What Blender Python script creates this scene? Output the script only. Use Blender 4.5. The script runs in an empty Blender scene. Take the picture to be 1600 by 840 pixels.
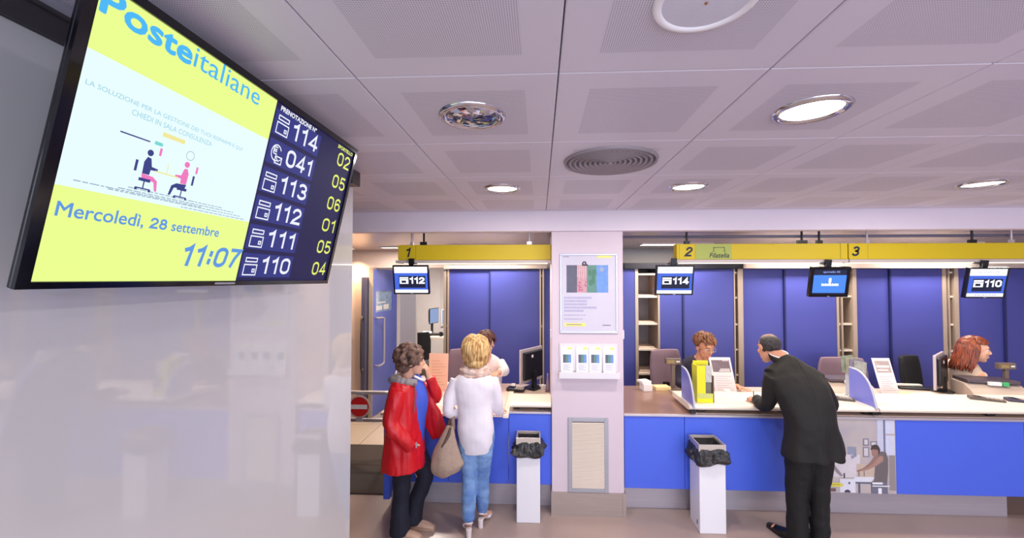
import bpy, bmesh, math, random
from mathutils import Vector, Matrix, noise, Quaternion
from math import sin, cos, pi, radians, atan, asin, sqrt
random.seed(7)
SC = bpy.context.scene
COL = SC.collection

# ------------------------------------------------------------------ camera
EYE = 2.15
cam_d = bpy.data.cameras.new('camera')
cam_d.sensor_width = 36.0
cam_d.lens = 36.0 * 644.0 / 1600.0
cam_d.shift_x = -14.0 / 1600.0
cam_d.clip_start = 0.02
cam = bpy.data.objects.new('camera', cam_d)
COL.objects.link(cam)
cam.location = (0, 0, EYE)
cam.rotation_euler = (radians(90) + atan(16 / 644.0), 0, radians(2.6))
SC.camera = cam

# ------------------------------------------------------------------ world, exposure, big lights
SC.view_settings.view_transform = 'Standard'
SC.view_settings.look = 'None'
SC.view_settings.gamma = 1.0
SC.view_settings.exposure = 0.0
SC.view_settings.use_curve_mapping = False
SC.cycles.max_bounces = 8
SC.cycles.diffuse_bounces = 5
SC.cycles.sample_clamp_indirect = 6.0
world = bpy.data.worlds.new('world')
SC.world = world
world.use_nodes = True
world.node_tree.nodes['Background'].inputs[0].default_value = (0.62, 0.72, 1.0, 1)
world.node_tree.nodes['Background'].inputs[1].default_value = 0.6

def area_light(name, loc, size, energy, color, rot=(0, 0, 0), shape='RECTANGLE', spread=180):
    d = bpy.data.lights.new(name, 'AREA')
    d.shape = shape
    d.size = size[0]
    if shape in ('RECTANGLE', 'ELLIPSE'):
        d.size_y = size[1]
    d.energy = energy
    d.color = color
    d.spread = radians(spread)
    o = bpy.data.objects.new(name, d)
    COL.objects.link(o)
    o.location = loc
    o.rotation_euler = rot
    return o

# daylight entering by the shop windows behind the photographer
area_light('window_daylight', (2.2, -3.5, 1.45), (7.6, 2.3), 275, (0.76, 0.85, 1.0), (radians(90), 0, 0))

# ------------------------------------------------------------------ helpers
def lin(c):
    c = c / 255.0
    return c / 12.92 if c <= 0.04045 else ((c + 0.055) / 1.055) ** 2.4

def rgb(r, g, b):
    return (lin(r), lin(g), lin(b), 1.0)

MATS = {}
def mat(name, col, rough=0.5, metal=0.0, var=0.05, vscale=6.0, bump=0.0, bscale=60.0, spec=0.5, coat=0.0,
        alpha=None, trans=0.0, sheen=0.0, stretch=None, col2=None):
    """procedural Principled material: noise-varied colour, optional noise bump"""
    if name in MATS:
        return MATS[name]
    m = bpy.data.materials.new(name)
    m.use_nodes = True
    nt = m.node_tree
    p = nt.nodes['Principled BSDF']
    base = rgb(*col)
    tc = nt.nodes.new('ShaderNodeTexCoord')
    mp = nt.nodes.new('ShaderNodeMapping')
    nt.links.new(tc.outputs['Object'], mp.inputs[0])
    if stretch:
        mp.inputs['Scale'].default_value = stretch
    nz = nt.nodes.new('ShaderNodeTexNoise')
    nz.inputs['Scale'].default_value = vscale
    nz.inputs['Detail'].default_value = 4
    nt.links.new(mp.outputs[0], nz.inputs['Vector'])
    mx = nt.nodes.new('ShaderNodeMix')
    mx.data_type = 'RGBA'
    if col2:
        mx.inputs['A'].default_value = base
        mx.inputs['B'].default_value = rgb(*col2)
        rp = nt.nodes.new('ShaderNodeMapRange')
        rp.inputs[1].default_value = 0.38
        rp.inputs[2].default_value = 0.62
        nt.links.new(nz.outputs['Fac'], rp.inputs[0])
        nt.links.new(rp.outputs[0], mx.inputs['Factor'])
    else:
        mx.inputs['A'].default_value = tuple(c * (1 - var) for c in base[:3]) + (1,)
        mx.inputs['B'].default_value = tuple(min(1, c * (1 + var)) for c in base[:3]) + (1,)
        nt.links.new(nz.outputs['Fac'], mx.inputs['Factor'])
    nt.links.new(mx.outputs['Result'], p.inputs['Base Color'])
    p.inputs['Roughness'].default_value = rough
    p.inputs['Metallic'].default_value = metal
    p.inputs['Specular IOR Level'].default_value = spec
    p.inputs['Coat Weight'].default_value = coat
    p.inputs['Coat Roughness'].default_value = 0.05
    if sheen:
        p.inputs['Sheen Weight'].default_value = sheen
    if trans:
        p.inputs['Transmission Weight'].default_value = trans
    if alpha is not None:
        p.inputs['Alpha'].default_value = alpha
    if bump:
        n2 = nt.nodes.new('ShaderNodeTexNoise')
        n2.inputs['Scale'].default_value = bscale
        n2.inputs['Detail'].default_value = 3
        nt.links.new(mp.outputs[0], n2.inputs['Vector'])
        bp = nt.nodes.new('ShaderNodeBump')
        bp.inputs['Strength'].default_value = bump
        bp.inputs['Distance'].default_value = 0.01
        nt.links.new(n2.outputs['Fac'], bp.inputs['Height'])
        nt.links.new(bp.outputs[0], p.inputs['Normal'])
    MATS[name] = m
    return m

def emit(name, col, strength=1.0):
    if name in MATS:
        return MATS[name]
    m = bpy.data.materials.new(name)
    m.use_nodes = True
    p = m.node_tree.nodes['Principled BSDF']
    p.inputs['Base Color'].default_value = (0.01, 0.01, 0.012, 1)
    p.inputs['Roughness'].default_value = 0.55
    p.inputs['Specular IOR Level'].default_value = 0.2
    p.inputs['Emission Color'].default_value = rgb(*col)
    p.inputs['Emission Strength'].default_value = strength
    MATS[name] = m
    return m

ORG = {}
def root(name, label, cat, loc, group=None, kind=None):
    o = bpy.data.objects.new(name, None)
    COL.objects.link(o)
    o.empty_display_size = 0.1
    o.location = loc
    ORG[o.name] = Vector(loc)
    return tag(o, label, cat, group, kind)

def tag(o, label=None, cat=None, group=None, kind=None):
    if label: o['label'] = label
    if cat: o['category'] = cat
    if group: o['group'] = group
    if kind: o['kind'] = kind
    return o

def frame(o, x, y):
    """matrix with origin o, local x and y directions, z = x cross y"""
    x = Vector(x).normalized(); y = Vector(y).normalized(); z = x.cross(y)
    m = Matrix((x, y, z)).transposed().to_4x4()
    m.translation = Vector(o)
    return m

def catmull(pts, vals, n):
    """resample points and value tuples along a Catmull-Rom spline"""
    P = [Vector(p) for p in pts]
    V = [Vector(v) if isinstance(v, (tuple, list)) else Vector((v, v)) for v in vals]
    if len(P) == 2:
        return [P[0].lerp(P[1], i / n) for i in range(n + 1)], [V[0].lerp(V[1], i / n) for i in range(n + 1)]
    oP, oV = [], []
    def cr(a, b, c, d, t):
        return 0.5 * ((2 * b) + (c - a) * t + (2 * a - 5 * b + 4 * c - d) * t * t + (3 * b - a - 3 * c + d) * t ** 3)
    m = len(P) - 1
    for i in range(m):
        q = [P[max(i - 1, 0)], P[i], P[i + 1], P[min(i + 2, m)]]
        w = [V[max(i - 1, 0)], V[i], V[i + 1], V[min(i + 2, m)]]
        for k in range(n):
            oP.append(cr(*q, k / n)); oV.append(cr(*w, k / n))
    oP.append(P[-1]); oV.append(V[-1])
    return oP, oV

class B:
    """collects shapes into one mesh"""
    def __init__(s, M=None):
        s.bm = bmesh.new(); s.M = M or Matrix()
    def v(s, p):
        return s.bm.verts.new(s.M @ Vector(p))
    def face(s, pts):
        vs = [s.v(p) for p in pts]
        try:
            return s.bm.faces.new(vs)
        except ValueError:
            return None
    def box(s, x0, x1, y0, y1, z0, z1):
        v = [s.v((x, y, z)) for z in (z0, z1) for y in (y0, y1) for x in (x0, x1)]
        for f in ((0, 2, 3, 1), (4, 5, 7, 6), (0, 1, 5, 4), (2, 6, 7, 3), (0, 4, 6, 2), (1, 3, 7, 5)):
            s.bm.faces.new([v[i] for i in f])
        return s
    def prism(s, pts, d0, d1):
        """outline in local x,y extruded along local z"""
        a = [s.v((p[0], p[1], d0)) for p in pts]; b = [s.v((p[0], p[1], d1)) for p in pts]
        n = len(pts)
        s.bm.faces.new(list(reversed(a))); s.bm.faces.new(b)
        for i in range(n):
            s.bm.faces.new([a[i], a[(i + 1) % n], b[(i + 1) % n], b[i]])
        return s
    def rect(s, x0, x1, y0, y1, z=0):
        s.face([(x0, y0, z), (x1, y0, z), (x1, y1, z), (x0, y1, z)]); return s
    def disc(s, cx, cy, r, z=0, n=24, ry=None):
        ry = ry or r
        s.face([(cx + r * cos(2 * pi * i / n), cy + ry * sin(2 * pi * i / n), z) for i in range(n)]); return s
    def lathe(s, prof, n=32, c=(0, 0, 0)):
        """profile of (r, z) spun round local z through c"""
        rings = []
        for r, z in prof:
            if r < 1e-6:
                rings.append([s.v((c[0], c[1], c[2] + z))])
            else:
                rings.append([s.v((c[0] + r * cos(2 * pi * i / n), c[1] + r * sin(2 * pi * i / n), c[2] + z)) for i in range(n)])
        for a, b in zip(rings, rings[1:]):
            for i in range(n):
                j = (i + 1) % n
                if len(a) == 1 and len(b) == 1: continue
                if len(a) == 1: s.bm.faces.new([a[0], b[i], b[j]])
                elif len(b) == 1: s.bm.faces.new([a[i], b[0], a[j]])
                else: s.bm.faces.new([a[i], b[i], b[j], a[j]])
        return s
    def limb(s, pts, radii, side=(1, 0, 0), n=14, res=4, power=2.0):
        """closed tube along a smooth path; radii (a, b): a along the side hint, b across"""
        P, R = catmull(pts, radii, res)
        side = Vector(side); rings = []
        for i, p in enumerate(P):
            t = (P[min(i + 1, len(P) - 1)] - P[max(i - 1, 0)]).normalized()
            u = side - t * side.dot(t)
            if u.length < 1e-3:
                u = t.orthogonal()
            u.normalize(); w = t.cross(u)
            ring = []
            for k in range(n):
                a = 2 * pi * k / n; ca, sa = cos(a), sin(a)
                e = 2.0 / power
                ring.append(s.v(p + u * R[i][0] * math.copysign(abs(ca) ** e, ca) + w * R[i][1] * math.copysign(abs(sa) ** e, sa)))
            rings.append(ring)
        for a, b in zip(rings, rings[1:]):
            for k in range(n):
                s.bm.faces.new([a[k], a[(k + 1) % n], b[(k + 1) % n], b[k]])
        s.bm.faces.new(list(reversed(rings[0]))); s.bm.faces.new(rings[-1])
        return s
    def rod(s, p0, p1, r, n=10, r2=None):
        return s.limb([p0, p1], [r, r2 if r2 else r], n=n, res=1)
    def blob(s, c, r, rot=None, sub=3):
        if not isinstance(r, (tuple, list)): r = (r, r, r)
        m = Matrix.Translation(Vector(c)) @ (rot.to_4x4() if rot else Matrix()) @ Matrix.Diagonal((*r, 1))
        bmesh.ops.create_icosphere(s.bm, subdivisions=sub, radius=1, matrix=s.M @ m)
        return s
    def obj(s, name, m, parent=None, bevel=0.0, smooth=False, seg=2, label=None, recalc=True):
        if recalc and len(s.bm.faces) > 1:
            bmesh.ops.recalc_face_normals(s.bm, faces=s.bm.faces)
        if bevel:
            es = [e for e in s.bm.edges if len(e.link_faces) == 2 and e.calc_face_angle(0) > 0.6]
            bmesh.ops.bevel(s.bm, geom=es, offset=bevel, segments=seg, affect='EDGES', profile=0.5, clamp_overlap=True)
        me = bpy.data.meshes.new(name)
        if parent is not None:
            off = ORG[parent.name]
            bmesh.ops.translate(s.bm, verts=s.bm.verts, vec=-off)
        s.bm.to_mesh(me); s.bm.free()
        return put(name, me, m, parent, smooth, label)

def put(name, me, m, parent=None, smooth=False, label=None):
    o = bpy.data.objects.new(name, me)
    COL.objects.link(o)
    me.materials.clear(); me.materials.append(m)
    if smooth:
        me.shade_smooth()
    if parent is not None:
        o.parent = parent; ORG[o.name] = ORG[parent.name]
    else:
        ORG[o.name] = Vector((0, 0, 0))
    if label: o['label'] = label
    return o

def solo(b, name, m, label, cat, group=None, kind=None, origin=None, **kw):
    """a thing that is one mesh, its origin moved to the given base point"""
    if origin is not None:
        bmesh.ops.translate(b.bm, verts=b.bm.verts, vec=-Vector(origin))
    o = b.obj(name, m, None, **kw)
    if origin is not None:
        o.location = origin; ORG[o.name] = Vector(origin)
    return tag(o, label, cat, group, kind)

def struct(b, name, m, **kw):
    o = b.obj(name, m, None, **kw); o['kind'] = 'structure'; return o

def dup(r, loc, label=None, group=None, rz=None):
    c = r.copy(); COL.objects.link(c); c.location = loc; ORG[c.name] = Vector(loc)
    if rz is not None: c.rotation_euler = (0, 0, rz)
    if label: c['label'] = label
    if group: c['group'] = group
    for ch in list(r.children):
        d = ch.copy(); COL.objects.link(d); d.parent = c
        for g in list(ch.children):
            e = g.copy(); COL.objects.link(e); e.parent = d
    return c

def text(s, M, x, y, w, h, m, parent, name='lettering', bold=0.0, shear=0.0, z=0.0):
    """flat printed lettering, fitted to a w x h box whose lower left corner is x, y in frame M"""
    cu = bpy.data.curves.new('t', 'FONT')
    cu.body = s; cu.shear = shear; cu.resolution_u = 3
    t = bpy.data.objects.new('t', cu); COL.objects.link(t)
    bpy.context.view_layer.update()
    dg = bpy.context.evaluated_depsgraph_get()
    me = bpy.data.meshes.new_from_object(t.evaluated_get(dg))
    bpy.data.objects.remove(t); bpy.data.curves.remove(cu)
    me.name = name
    xs = [v.co.x for v in me.vertices]; ys = [v.co.y for v in me.vertices]
    x0, x1, y0, y1 = min(xs), max(xs), min(ys), max(ys)
    if h is None: h = w * (y1 - y0) / (x1 - x0)
    off = ORG[parent.name]
    bm = bmesh.new()
    sh = [(0, 0)] if not bold else [(-1, 0), (1, 0), (0, -1), (0, 1), (-.7, -.7), (.7, .7), (-.7, .7), (.7, -.7)]
    k = bold * h
    for q, (sx, sy) in enumerate(sh):
        m0 = len(bm.verts)
        bm.from_mesh(me)
        bm.verts.ensure_lookup_table()
        for v in bm.verts[m0:]:
            p = Vector((x + k + (v.co.x - x0) / (x1 - x0) * (w - 2 * k) + sx * k, y + k + (v.co.y - y0) / (y1 - y0) * (h - 2 * k) + sy * k, z + q * 1e-5))
            v.co = M @ p - off
    bm.to_mesh(me); bm.free()
    return put(name, me, m, parent)

def arc(cx, cy, rx, ry, a0, a1, n=12):
    return [(cx + rx * cos(radians(a0 + (a1 - a0) * i / n)), cy + ry * sin(radians(a0 + (a1 - a0) * i / n))) for i in range(n + 1)]
GLYPH = {
 '0': (0.52, [arc(.26, .73, .26, .27, 0, 180) + arc(.26, .27, .26, .27, 180, 360) + [(.52, .73)]]),
 '1': (0.34, [[(0.02, .80), (.16, .86), (.26, 1.0), (.26, 0)]]),
 '2': (0.52, [arc(.26, .73, .25, .27, 170, -35) + [(.06, .16), (0, 0), (.52, 0)]]),
 '3': (0.52, [arc(.25, .75, .24, .25, 160, -80, 10) + [(.2, .52)], [(.2, .52)] + arc(.25, .265, .27, .265, 88, -160, 12)]),
 '4': (0.54, [[(.40, 0), (.40, 1.0), (0, .26), (.54, .26)]]),
 '5': (0.52, [[(.48, 1.0), (.07, 1.0), (.03, .52)] + arc(.25, .31, .27, .31, 140, -155, 14)]),
 '6': (0.52, [arc(.26, .72, .25, .28, 25, 180, 8) + [(.01, .3)] + arc(.26, .30, .25, .30, 180, 540, 16)]),
 '7': (0.50, [[(0, 1.0), (.50, 1.0), (.28, .5), (.17, 0)]]),
 '8': (0.52, [arc(.26, .76, .21, .24, -90, 270, 16), arc(.26, .27, .26, .27, 90, 450, 18)]),
 ':': (0.12, [[(.06, .14), (.06, .28)], [(.06, .60), (.06, .74)]]),
}
def digits(s, M, x, y, w, h, m, parent, name='numeral', sw=0.17, shear=0.0, z=0.0, gap=0.26):
    """figures drawn as mitred strokes, fitted to a w x h box"""
    tot = sum(GLYPH[c][0] for c in s) + gap * (len(s) - 1)
    t = sw / 2; fx = (w - sw * h * .9) / tot if tot else 1
    b = B(M); cx = 0.0; hh = h * (1 - sw)
    for c in s:
        gw, paths = GLYPH[c]
        for pts in paths:
            P = []
            for u, v in pts:
                px = (cx + u) * fx; py = v * hh
                q = Vector((x + sw * h * .45 + px + shear * (py - h / 2), y + t * h + py))
                if not P or (q - P[-1]).length > 1e-6: P.append(q)
            L = []; R_ = []
            for i, p in enumerate(P):
                d0 = (P[i] - P[i - 1]).normalized() if i else None
                d1 = (P[i + 1] - P[i]).normalized() if i < len(P) - 1 else None
                if d0 is None: d0 = d1; p = p - d1 * t * h * (0.9 if c in '1247:' else .3)
                if d1 is None: d1 = d0; p = p + d0 * t * h * (0.9 if c in '1247:' else .3)
                n0 = Vector((-d0.y, d0.x)); n1 = Vector((-d1.y, d1.x)); mv = n0 + n1
                if mv.length < 0.3: mv = n0
                mv.normalize(); k = t * h / max(0.45, mv.dot(n0))
                L.append(p + mv * k); R_.append(p - mv * k)
            for i in range(len(P) - 1):
                b.face([(*L[i], z), (*R_[i], z), (*R_[i + 1], z), (*L[i + 1], z)])
        cx += gw + gap
    bmesh.ops.remove_doubles(b.bm, verts=b.bm.verts, dist=1e-6)
    return b.obj(name, m, parent)

def remeshed(b, name, m, parent, voxel=0.01, smooth=4, disp=None, label=None):
    """fuse closed shapes into one continuous surface; disp(co, normal) -> offset along the normal"""
    bmesh.ops.recalc_face_normals(b.bm, faces=b.bm.faces)
    me = bpy.data.meshes.new(name); b.bm.to_mesh(me); b.bm.free()
    t = bpy.data.objects.new('t', me); COL.objects.link(t)
    r = t.modifiers.new('r', 'REMESH'); r.mode = 'VOXEL'; r.voxel_size = voxel
    if smooth:
        q = t.modifiers.new('s', 'SMOOTH'); q.factor = 0.5; q.iterations = smooth
    bpy.context.view_layer.update()
    dg = bpy.context.evaluated_depsgraph_get()
    out = bpy.data.meshes.new_from_object(t.evaluated_get(dg))
    bpy.data.objects.remove(t); bpy.data.meshes.remove(me)
    if disp:
        ns = [v.normal.copy() for v in out.vertices]
        for v, nn in zip(out.vertices, ns):
            v.co = v.co + nn * disp(v.co, nn)
    if parent is not None:
        off = ORG[parent.name]
        for v in out.vertices: v.co = v.co - off
    out.name = name
    return put(name, out, m, parent, True, label)

def folds(amp, sx, sy, sz):
    def f(p, n):
        return amp * 0.55 * noise.fractal(Vector((p.x * sx * .7, p.y * sy * .7, p.z * sz * .7)), 1.2, 2.0, 2)
    return f

# ------------------------------------------------------------------ materials of the room
M_LILAC = mat('painted_plaster_lilac_white', (224, 212, 224), 0.6, var=0.02)
M_PINKWALL = mat('painted_wall_warm', (228, 206, 196), 0.6, var=0.02)
M_GREYWALL = mat('painted_wall_grey', (190, 186, 190), 0.6, var=0.02)
M_BLUE = mat('blue_laminate', (74, 104, 226), 0.38, var=0.03, vscale=3)
M_CABBLUE = mat('blue_cabinet_laminate', (72, 77, 160), 0.42, var=0.04, vscale=2)
M_STEEL = mat('brushed_steel', (196, 188, 196), 0.36, 0.45, var=0.10, vscale=4, stretch=(1, 1, 14))
M_CHROME = mat('polished_chrome', (205, 205, 210), 0.12, 1.0)
M_DARKMETAL = mat('dark_bronze_metal', (74, 70, 74), 0.45, 0.5)
M_BLACK = mat('black_plastic', (16, 16, 22), 0.35)
M_BLACKGLOSS = mat('gloss_black_plastic', (8, 8, 16), 0.12)
M_WHITE = mat('white_enamel', (236, 234, 240), 0.35, var=0.01)
M_CREAM = mat('cream_laminate', (240, 228, 212), 0.35, var=0.02)
M_DESK = mat('mauve_beige_laminate', (206, 184, 172), 0.4, var=0.03)
M_TRIM = mat('beige_aluminium_trim', (190, 172, 156), 0.4, 0.3)
M_YELLOW = mat('sign_yellow_acrylic', (216, 188, 10), 0.5, var=0.02, vscale=1.5)
M_GREEN = mat('sign_green_acrylic', (170, 180, 80), 0.4, var=0.02)
M_INK = mat('dark_ink', (30, 32, 50), 0.5)
M_PAPER = mat('white_paper', (238, 234, 236), 0.7, var=0.02)
M_MAUVE = mat('mauve_chair_fabric', (132, 108, 122), 0.8, bump=0.2, bscale=300)
M_BLACKFAB = mat('black_chair_fabric', (24, 24, 30), 0.85, bump=0.2, bscale=300)
M_GREYPL = mat('warm_grey_plastic', (196, 180, 170), 0.45)
M_LEDBLUE = mat('translucent_blue_panel', (124, 130, 220), 0.3, var=0.04)

def ceiling_tile_material():
    m = bpy.data.materials.new('perforated_metal_ceiling_tile')
    m.use_nodes = True
    nt = m.node_tree; p = nt.nodes['Principled BSDF']
    tc = nt.nodes.new('ShaderNodeTexCoord')
    sp = nt.nodes.new('ShaderNodeSeparateXYZ')
    nt.links.new(tc.outputs['Object'], sp.inputs[0])
    def mth(op, a, b=None):
        n = nt.nodes.new('ShaderNodeMath'); n.operation = op
        for i, q in enumerate((a, b)):
            if q is None: continue
            if isinstance(q, (int, float)): n.inputs[i].default_value = q
            else: nt.links.new(q, n.inputs[i])
        return n.outputs[0]
    inside = mth('LESS_THAN', mth('MAXIMUM', mth('ABSOLUTE', sp.outputs[0]), mth('ABSOLUTE', sp.outputs[1])), 0.212)
    def cell(q):   # distance to the nearest hole centre on one axis
        return mth('SUBTRACT', mth('FRACT', mth('MULTIPLY', q, 1 / 0.006)), 0.5)
    cx, cy = cell(sp.outputs[0]), cell(sp.outputs[1])
    hole = mth('LESS_THAN', mth('ADD', mth('MULTIPLY', cx, cx), mth('MULTIPLY', cy, cy)), 0.085)
    fac = mth('MULTIPLY', inside, hole)
    mx = nt.nodes.new('ShaderNodeMix'); mx.data_type = 'RGBA'
    mx.inputs['A'].default_value = rgb(206, 200, 214)
    mx.inputs['B'].default_value = rgb(140, 134, 152)
    nt.links.new(fac, mx.inputs['Factor'])
    nt.links.new(mx.outputs['Result'], p.inputs['Base Color'])
    p.inputs['Roughness'].default_value = 0.42
    return m

def floor_material():
    m = bpy.data.materials.new('polished_resilient_floor')
    m.use_nodes = True
    nt = m.node_tree; p = nt.nodes['Principled BSDF']
    tc = nt.nodes.new('ShaderNodeTexCoord')
    n1 = nt.nodes.new('ShaderNodeTexNoise'); n1.inputs['Scale'].default_value = 1.6; n1.inputs['Detail'].default_value = 5
    n2 = nt.nodes.new('ShaderNodeTexNoise'); n2.inputs['Scale'].default_value = 130; n2.inputs['Detail'].default_value = 2
    for n in (n1, n2): nt.links.new(tc.outputs['Object'], n.inputs['Vector'])
    a = nt.nodes.new('ShaderNodeMix'); a.data_type = 'RGBA'
    a.inputs['A'].default_value = rgb(166, 144, 136); a.inputs['B'].default_value = rgb(188, 166, 158)
    nt.links.new(n1.outputs['Fac'], a.inputs['Factor'])
    b = nt.nodes.new('ShaderNodeMix'); b.data_type = 'RGBA'; b.blend_type = 'MULTIPLY'
    b.inputs['Factor'].default_value = 0.35
    nt.links.new(a.outputs['Result'], b.inputs['A'])
    r = nt.nodes.new('ShaderNodeMapRange'); r.inputs[1].default_value = 0.35; r.inputs[2].default_value = 0.65
    r.inputs[3].default_value = 0.6; r.inputs[4].default_value = 1.0
    nt.links.new(n2.outputs['Fac'], r.inputs[0]); nt.links.new(r.outputs[0], b.inputs['B'])
    nt.links.new(b.outputs['Result'], p.inputs['Base Color'])
    p.inputs['Roughness'].default_value = 0.28
    return m

# ------------------------------------------------------------------ the room shell
CEIL = 2.783
LOW = 2.595
TILE = 0.6376
TX0 = 0.059
TY0 = 1.256
WALLX = -1.10
floor = struct(B().box(-6.5, 7.6, -4.0, 4.55, -0.1, 0.0), 'floor', floor_material())
# stone slabs in the passage beyond the barrier
sub = struct(B().box(-6.5, 7.6, 4.55, 11.0, -0.1, -0.012), 'floor_passage', mat('slab_joint_grey', (120, 108, 98), 0.8))
slab_m = mat('pale_stone_slab', (196, 180, 166), 0.4, var=0.06, vscale=3)
slab_me = None
for i in range(6):
    for j in range(5):
        x = -4.6 + i * 0.75; y = 4.56 + j * 0.75
        if slab_me is None:
            o = B().box(0, 0.742, 0, 0.742, -0.012, 0.0).obj('floor_slab', slab_m, sub, bevel=0.002, seg=1)
            slab_me = o.data
        else:
            o = put('floor_slab', slab_me, slab_m, sub)
        o.location = (x, y, 0)
struct(B().box(-0.1, 7.6, 4.55, 6.5, -0.012, 0.0), 'floor_staff', mat('staff_carpet_grey', (120, 112, 112), 0.9))

# main ceiling: a dark void slab with metal tiles hung just under it
ceiling = struct(B().box(-6.5, 7.6, -4.0, 3.81, CEIL + 0.02, CEIL + 0.14), 'ceiling', mat('ceiling_void', (62, 58, 62), 0.8))
tile_m = ceiling_tile_material()
tile_me = None
for i in range(-8, 11):
    for j in range(-8, 4):
        x = TX0 + (i + 0.5) * TILE; y = TY0 + (j + 0.5) * TILE
        if x < WALLX - 0.35 and y < 2.2: continue
        if y < -3.9: continue
        if tile_me is None:
            h = TILE / 2 - 0.0017
            o = B().box(-h, h, -h, h, 0, 0.019).obj('ceiling_tile', tile_m, ceiling, bevel=0.003, seg=1)
            tile_me = o.data
        else:
            o = put('ceiling_tile', tile_me, tile_m, ceiling)
        o.location = (x, y, CEIL)

# bulkhead, pillar and the low metal ceiling over the counters
struct(B().box(-6.5, 7.6, 3.81, 3.93, LOW, CEIL + 0.14), 'wall_bulkhead', M_LILAC)
struct(B().box(-6.5, 7.6, 3.93, 11.0, LOW + 0.012, LOW + 0.1), 'ceiling_staff', mat('satin_metal_ceiling', (206, 190, 184), 0.25, 0.25, var=0.05))
pillar = struct(B().box(0.110, 0.766, 3.832, 4.45, 0.0, LOW), 'wall_pillar', mat('pillar_pinkish_paint', (213, 197, 208), 0.6, var=0.02), bevel=0.006)
B().box(0.103, 0.130, 3.812, 4.47, 0, 0.212).box(0.130, 0.748, 3.816, 4.466, 0, 0.210).box(0.748, 0.779, 3.812, 4.47, 0, 0.212).obj('base_plate', mat('warm_brushed_steel', (176, 162, 156), 0.36, 0.4, var=0.1, vscale=4, stretch=(1, 1, 14)), pillar, label='brushed steel skirting round the pillar')
for sx in (0.098, 0.766):
    B().box(sx, sx + 0.012, 3.85, 3.90, 1.60, 1.68).obj('corner_clip', M_WHITE, pillar, bevel=0.003)

# the glossy panel wall on the left with its dark head rail
def gloss_wall_material():
    m = mat('back_painted_glass', (190, 189, 192), 0.3, var=0.01, coat=0.0)
    p = m.node_tree.nodes['Principled BSDF']
    p.inputs['Coat Weight'].default_value = 1.0
    p.inputs['Coat Roughness'].default_value = 0.03
    p.inputs['Coat IOR'].default_value = 1.62
    return m
wl = struct(B().box(WALLX - 0.09, WALLX, -4.0, 2.375, 0.0, 2.69), 'wall_left', gloss_wall_material(), bevel=0.002, seg=1)
B().box(WALLX - 0.1, WALLX + 0.012, -4.0, 2.30, 2.69, 2.742).box(WALLX - 0.1, WALLX + 0.02, -4.0, 2.30, 2.742, 2.752).obj('head_rail', M_DARKMETAL, wl, label='dark metal head rail')
B().box(WALLX - 0.1, WALLX + 0.004, -4.0, 2.375, 2.752, CEIL).obj('upper_trim', mat('grey_trim', (150, 146, 158), 0.5), wl)
for yy in (0.95, 1.9):
    B(frame((WALLX + 0.012, yy, 2.718), (0, 1, 0), (0, 0, 1))).lathe([(0, 0.004), (0.006, 0.003), (0.007, 0)], 12).obj('rail_screw', M_CHROME, wl)
B().box(WALLX - 0.06, WALLX + 0.03, 2.30, 2.40, 2.70, CEIL).obj('rail_end_bracket', M_DARKMETAL, wl)

# outer walls, mostly out of the picture
struct(B().box(7.5, 7.6, -4.0, 11.0, 0, CEIL + 0.1), 'wall_right', M_LILAC)
struct(B().box(-6.5, -6.4, -4.0, 11.0, 0, CEIL + 0.1), 'wall_far_left', M_PINKWALL)
rear = B()
rear.box(-6.5, 7.6, -4.0, -3.9, 0, 0.3).box(-6.5, 7.6, -4.0, -3.9, 2.6, CEIL)
for x0, x1 in ((-6.5, -1.6), (6.0, 7.6)): rear.box(x0, x1, -4.0, -3.9, 0.3, 2.6)
struct(rear, 'wall_rear', M_LILAC)
for k in range(4):
    x0 = -1.6 + 1.9 * k
    w = root('window_%d' % (k + 1), None, None, (x0, -3.95, 0.3), kind='structure')
    B().box(x0, x0 + 0.06, -3.98, -3.92, 0.3, 2.6).box(x0 + 1.84, x0 + 1.9, -3.98, -3.92, 0.3, 2.6).box(x0, x0 + 1.9, -3.98, -3.92, 0.3, 0.36).box(x0, x0 + 1.9, -3.98, -3.92, 2.54, 2.6).obj('window_frame', M_TRIM, w)
    gm = mat('window_glass', (240, 245, 250), 0.02, trans=1.0)
    B().box(x0 + 0.06, x0 + 1.84, -3.953, -3.947, 0.36, 2.54).obj('pane', gm, w)

# passage on the left: end wall, doors, partition, office behind
struct(B().box(-6.5, -2.66, 6.36, 6.46, 0, LOW + 0.02), 'wall_passage', M_PINKWALL)
struct(B().box(-2.66, -1.30, 6.36, 6.46, 2.33, LOW + 0.02), 'wall_passage_head', M_PINKWALL)
d1 = root('door_1', None, None, (-2.60, 6.33, 0), kind='structure')
DM = frame((-2.60, 6.34, 0), (0.06, 1, 0), (0, 0, 1))      # leaf swung back: x along the leaf, z towards the room
b = B(DM)
DL = 0.92
b.box(0, DL, 0.01, 1.62, -0.045, 0).box(0, DL, 1.96, 2.31, -0.045, 0).box(0, 0.09, 1.62, 1.96, -0.045, 0).box(DL - 0.18, DL, 1.62, 1.96, -0.045, 0)
leaf = b.obj('leaf', mat('blue_grey_door', (96, 110, 200), 0.4), d1)
B(DM).box(0.09, DL - 0.18, 1.62, 1.96, -0.028, -0.02).obj('pane', mat('door_pane', (150, 175, 205), 0.08, var=0.6, vscale=14), leaf)
B(DM).box(0.13, 0.36, 1.65, 1.72, -0.02, -0.018).box(0.42, 0.62, 1.65, 1.73, -0.02, -0.018).box(0.2, 0.5, 1.76, 1.78, -0.02, -0.018).obj('notice', M_PAPER, leaf)
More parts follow.
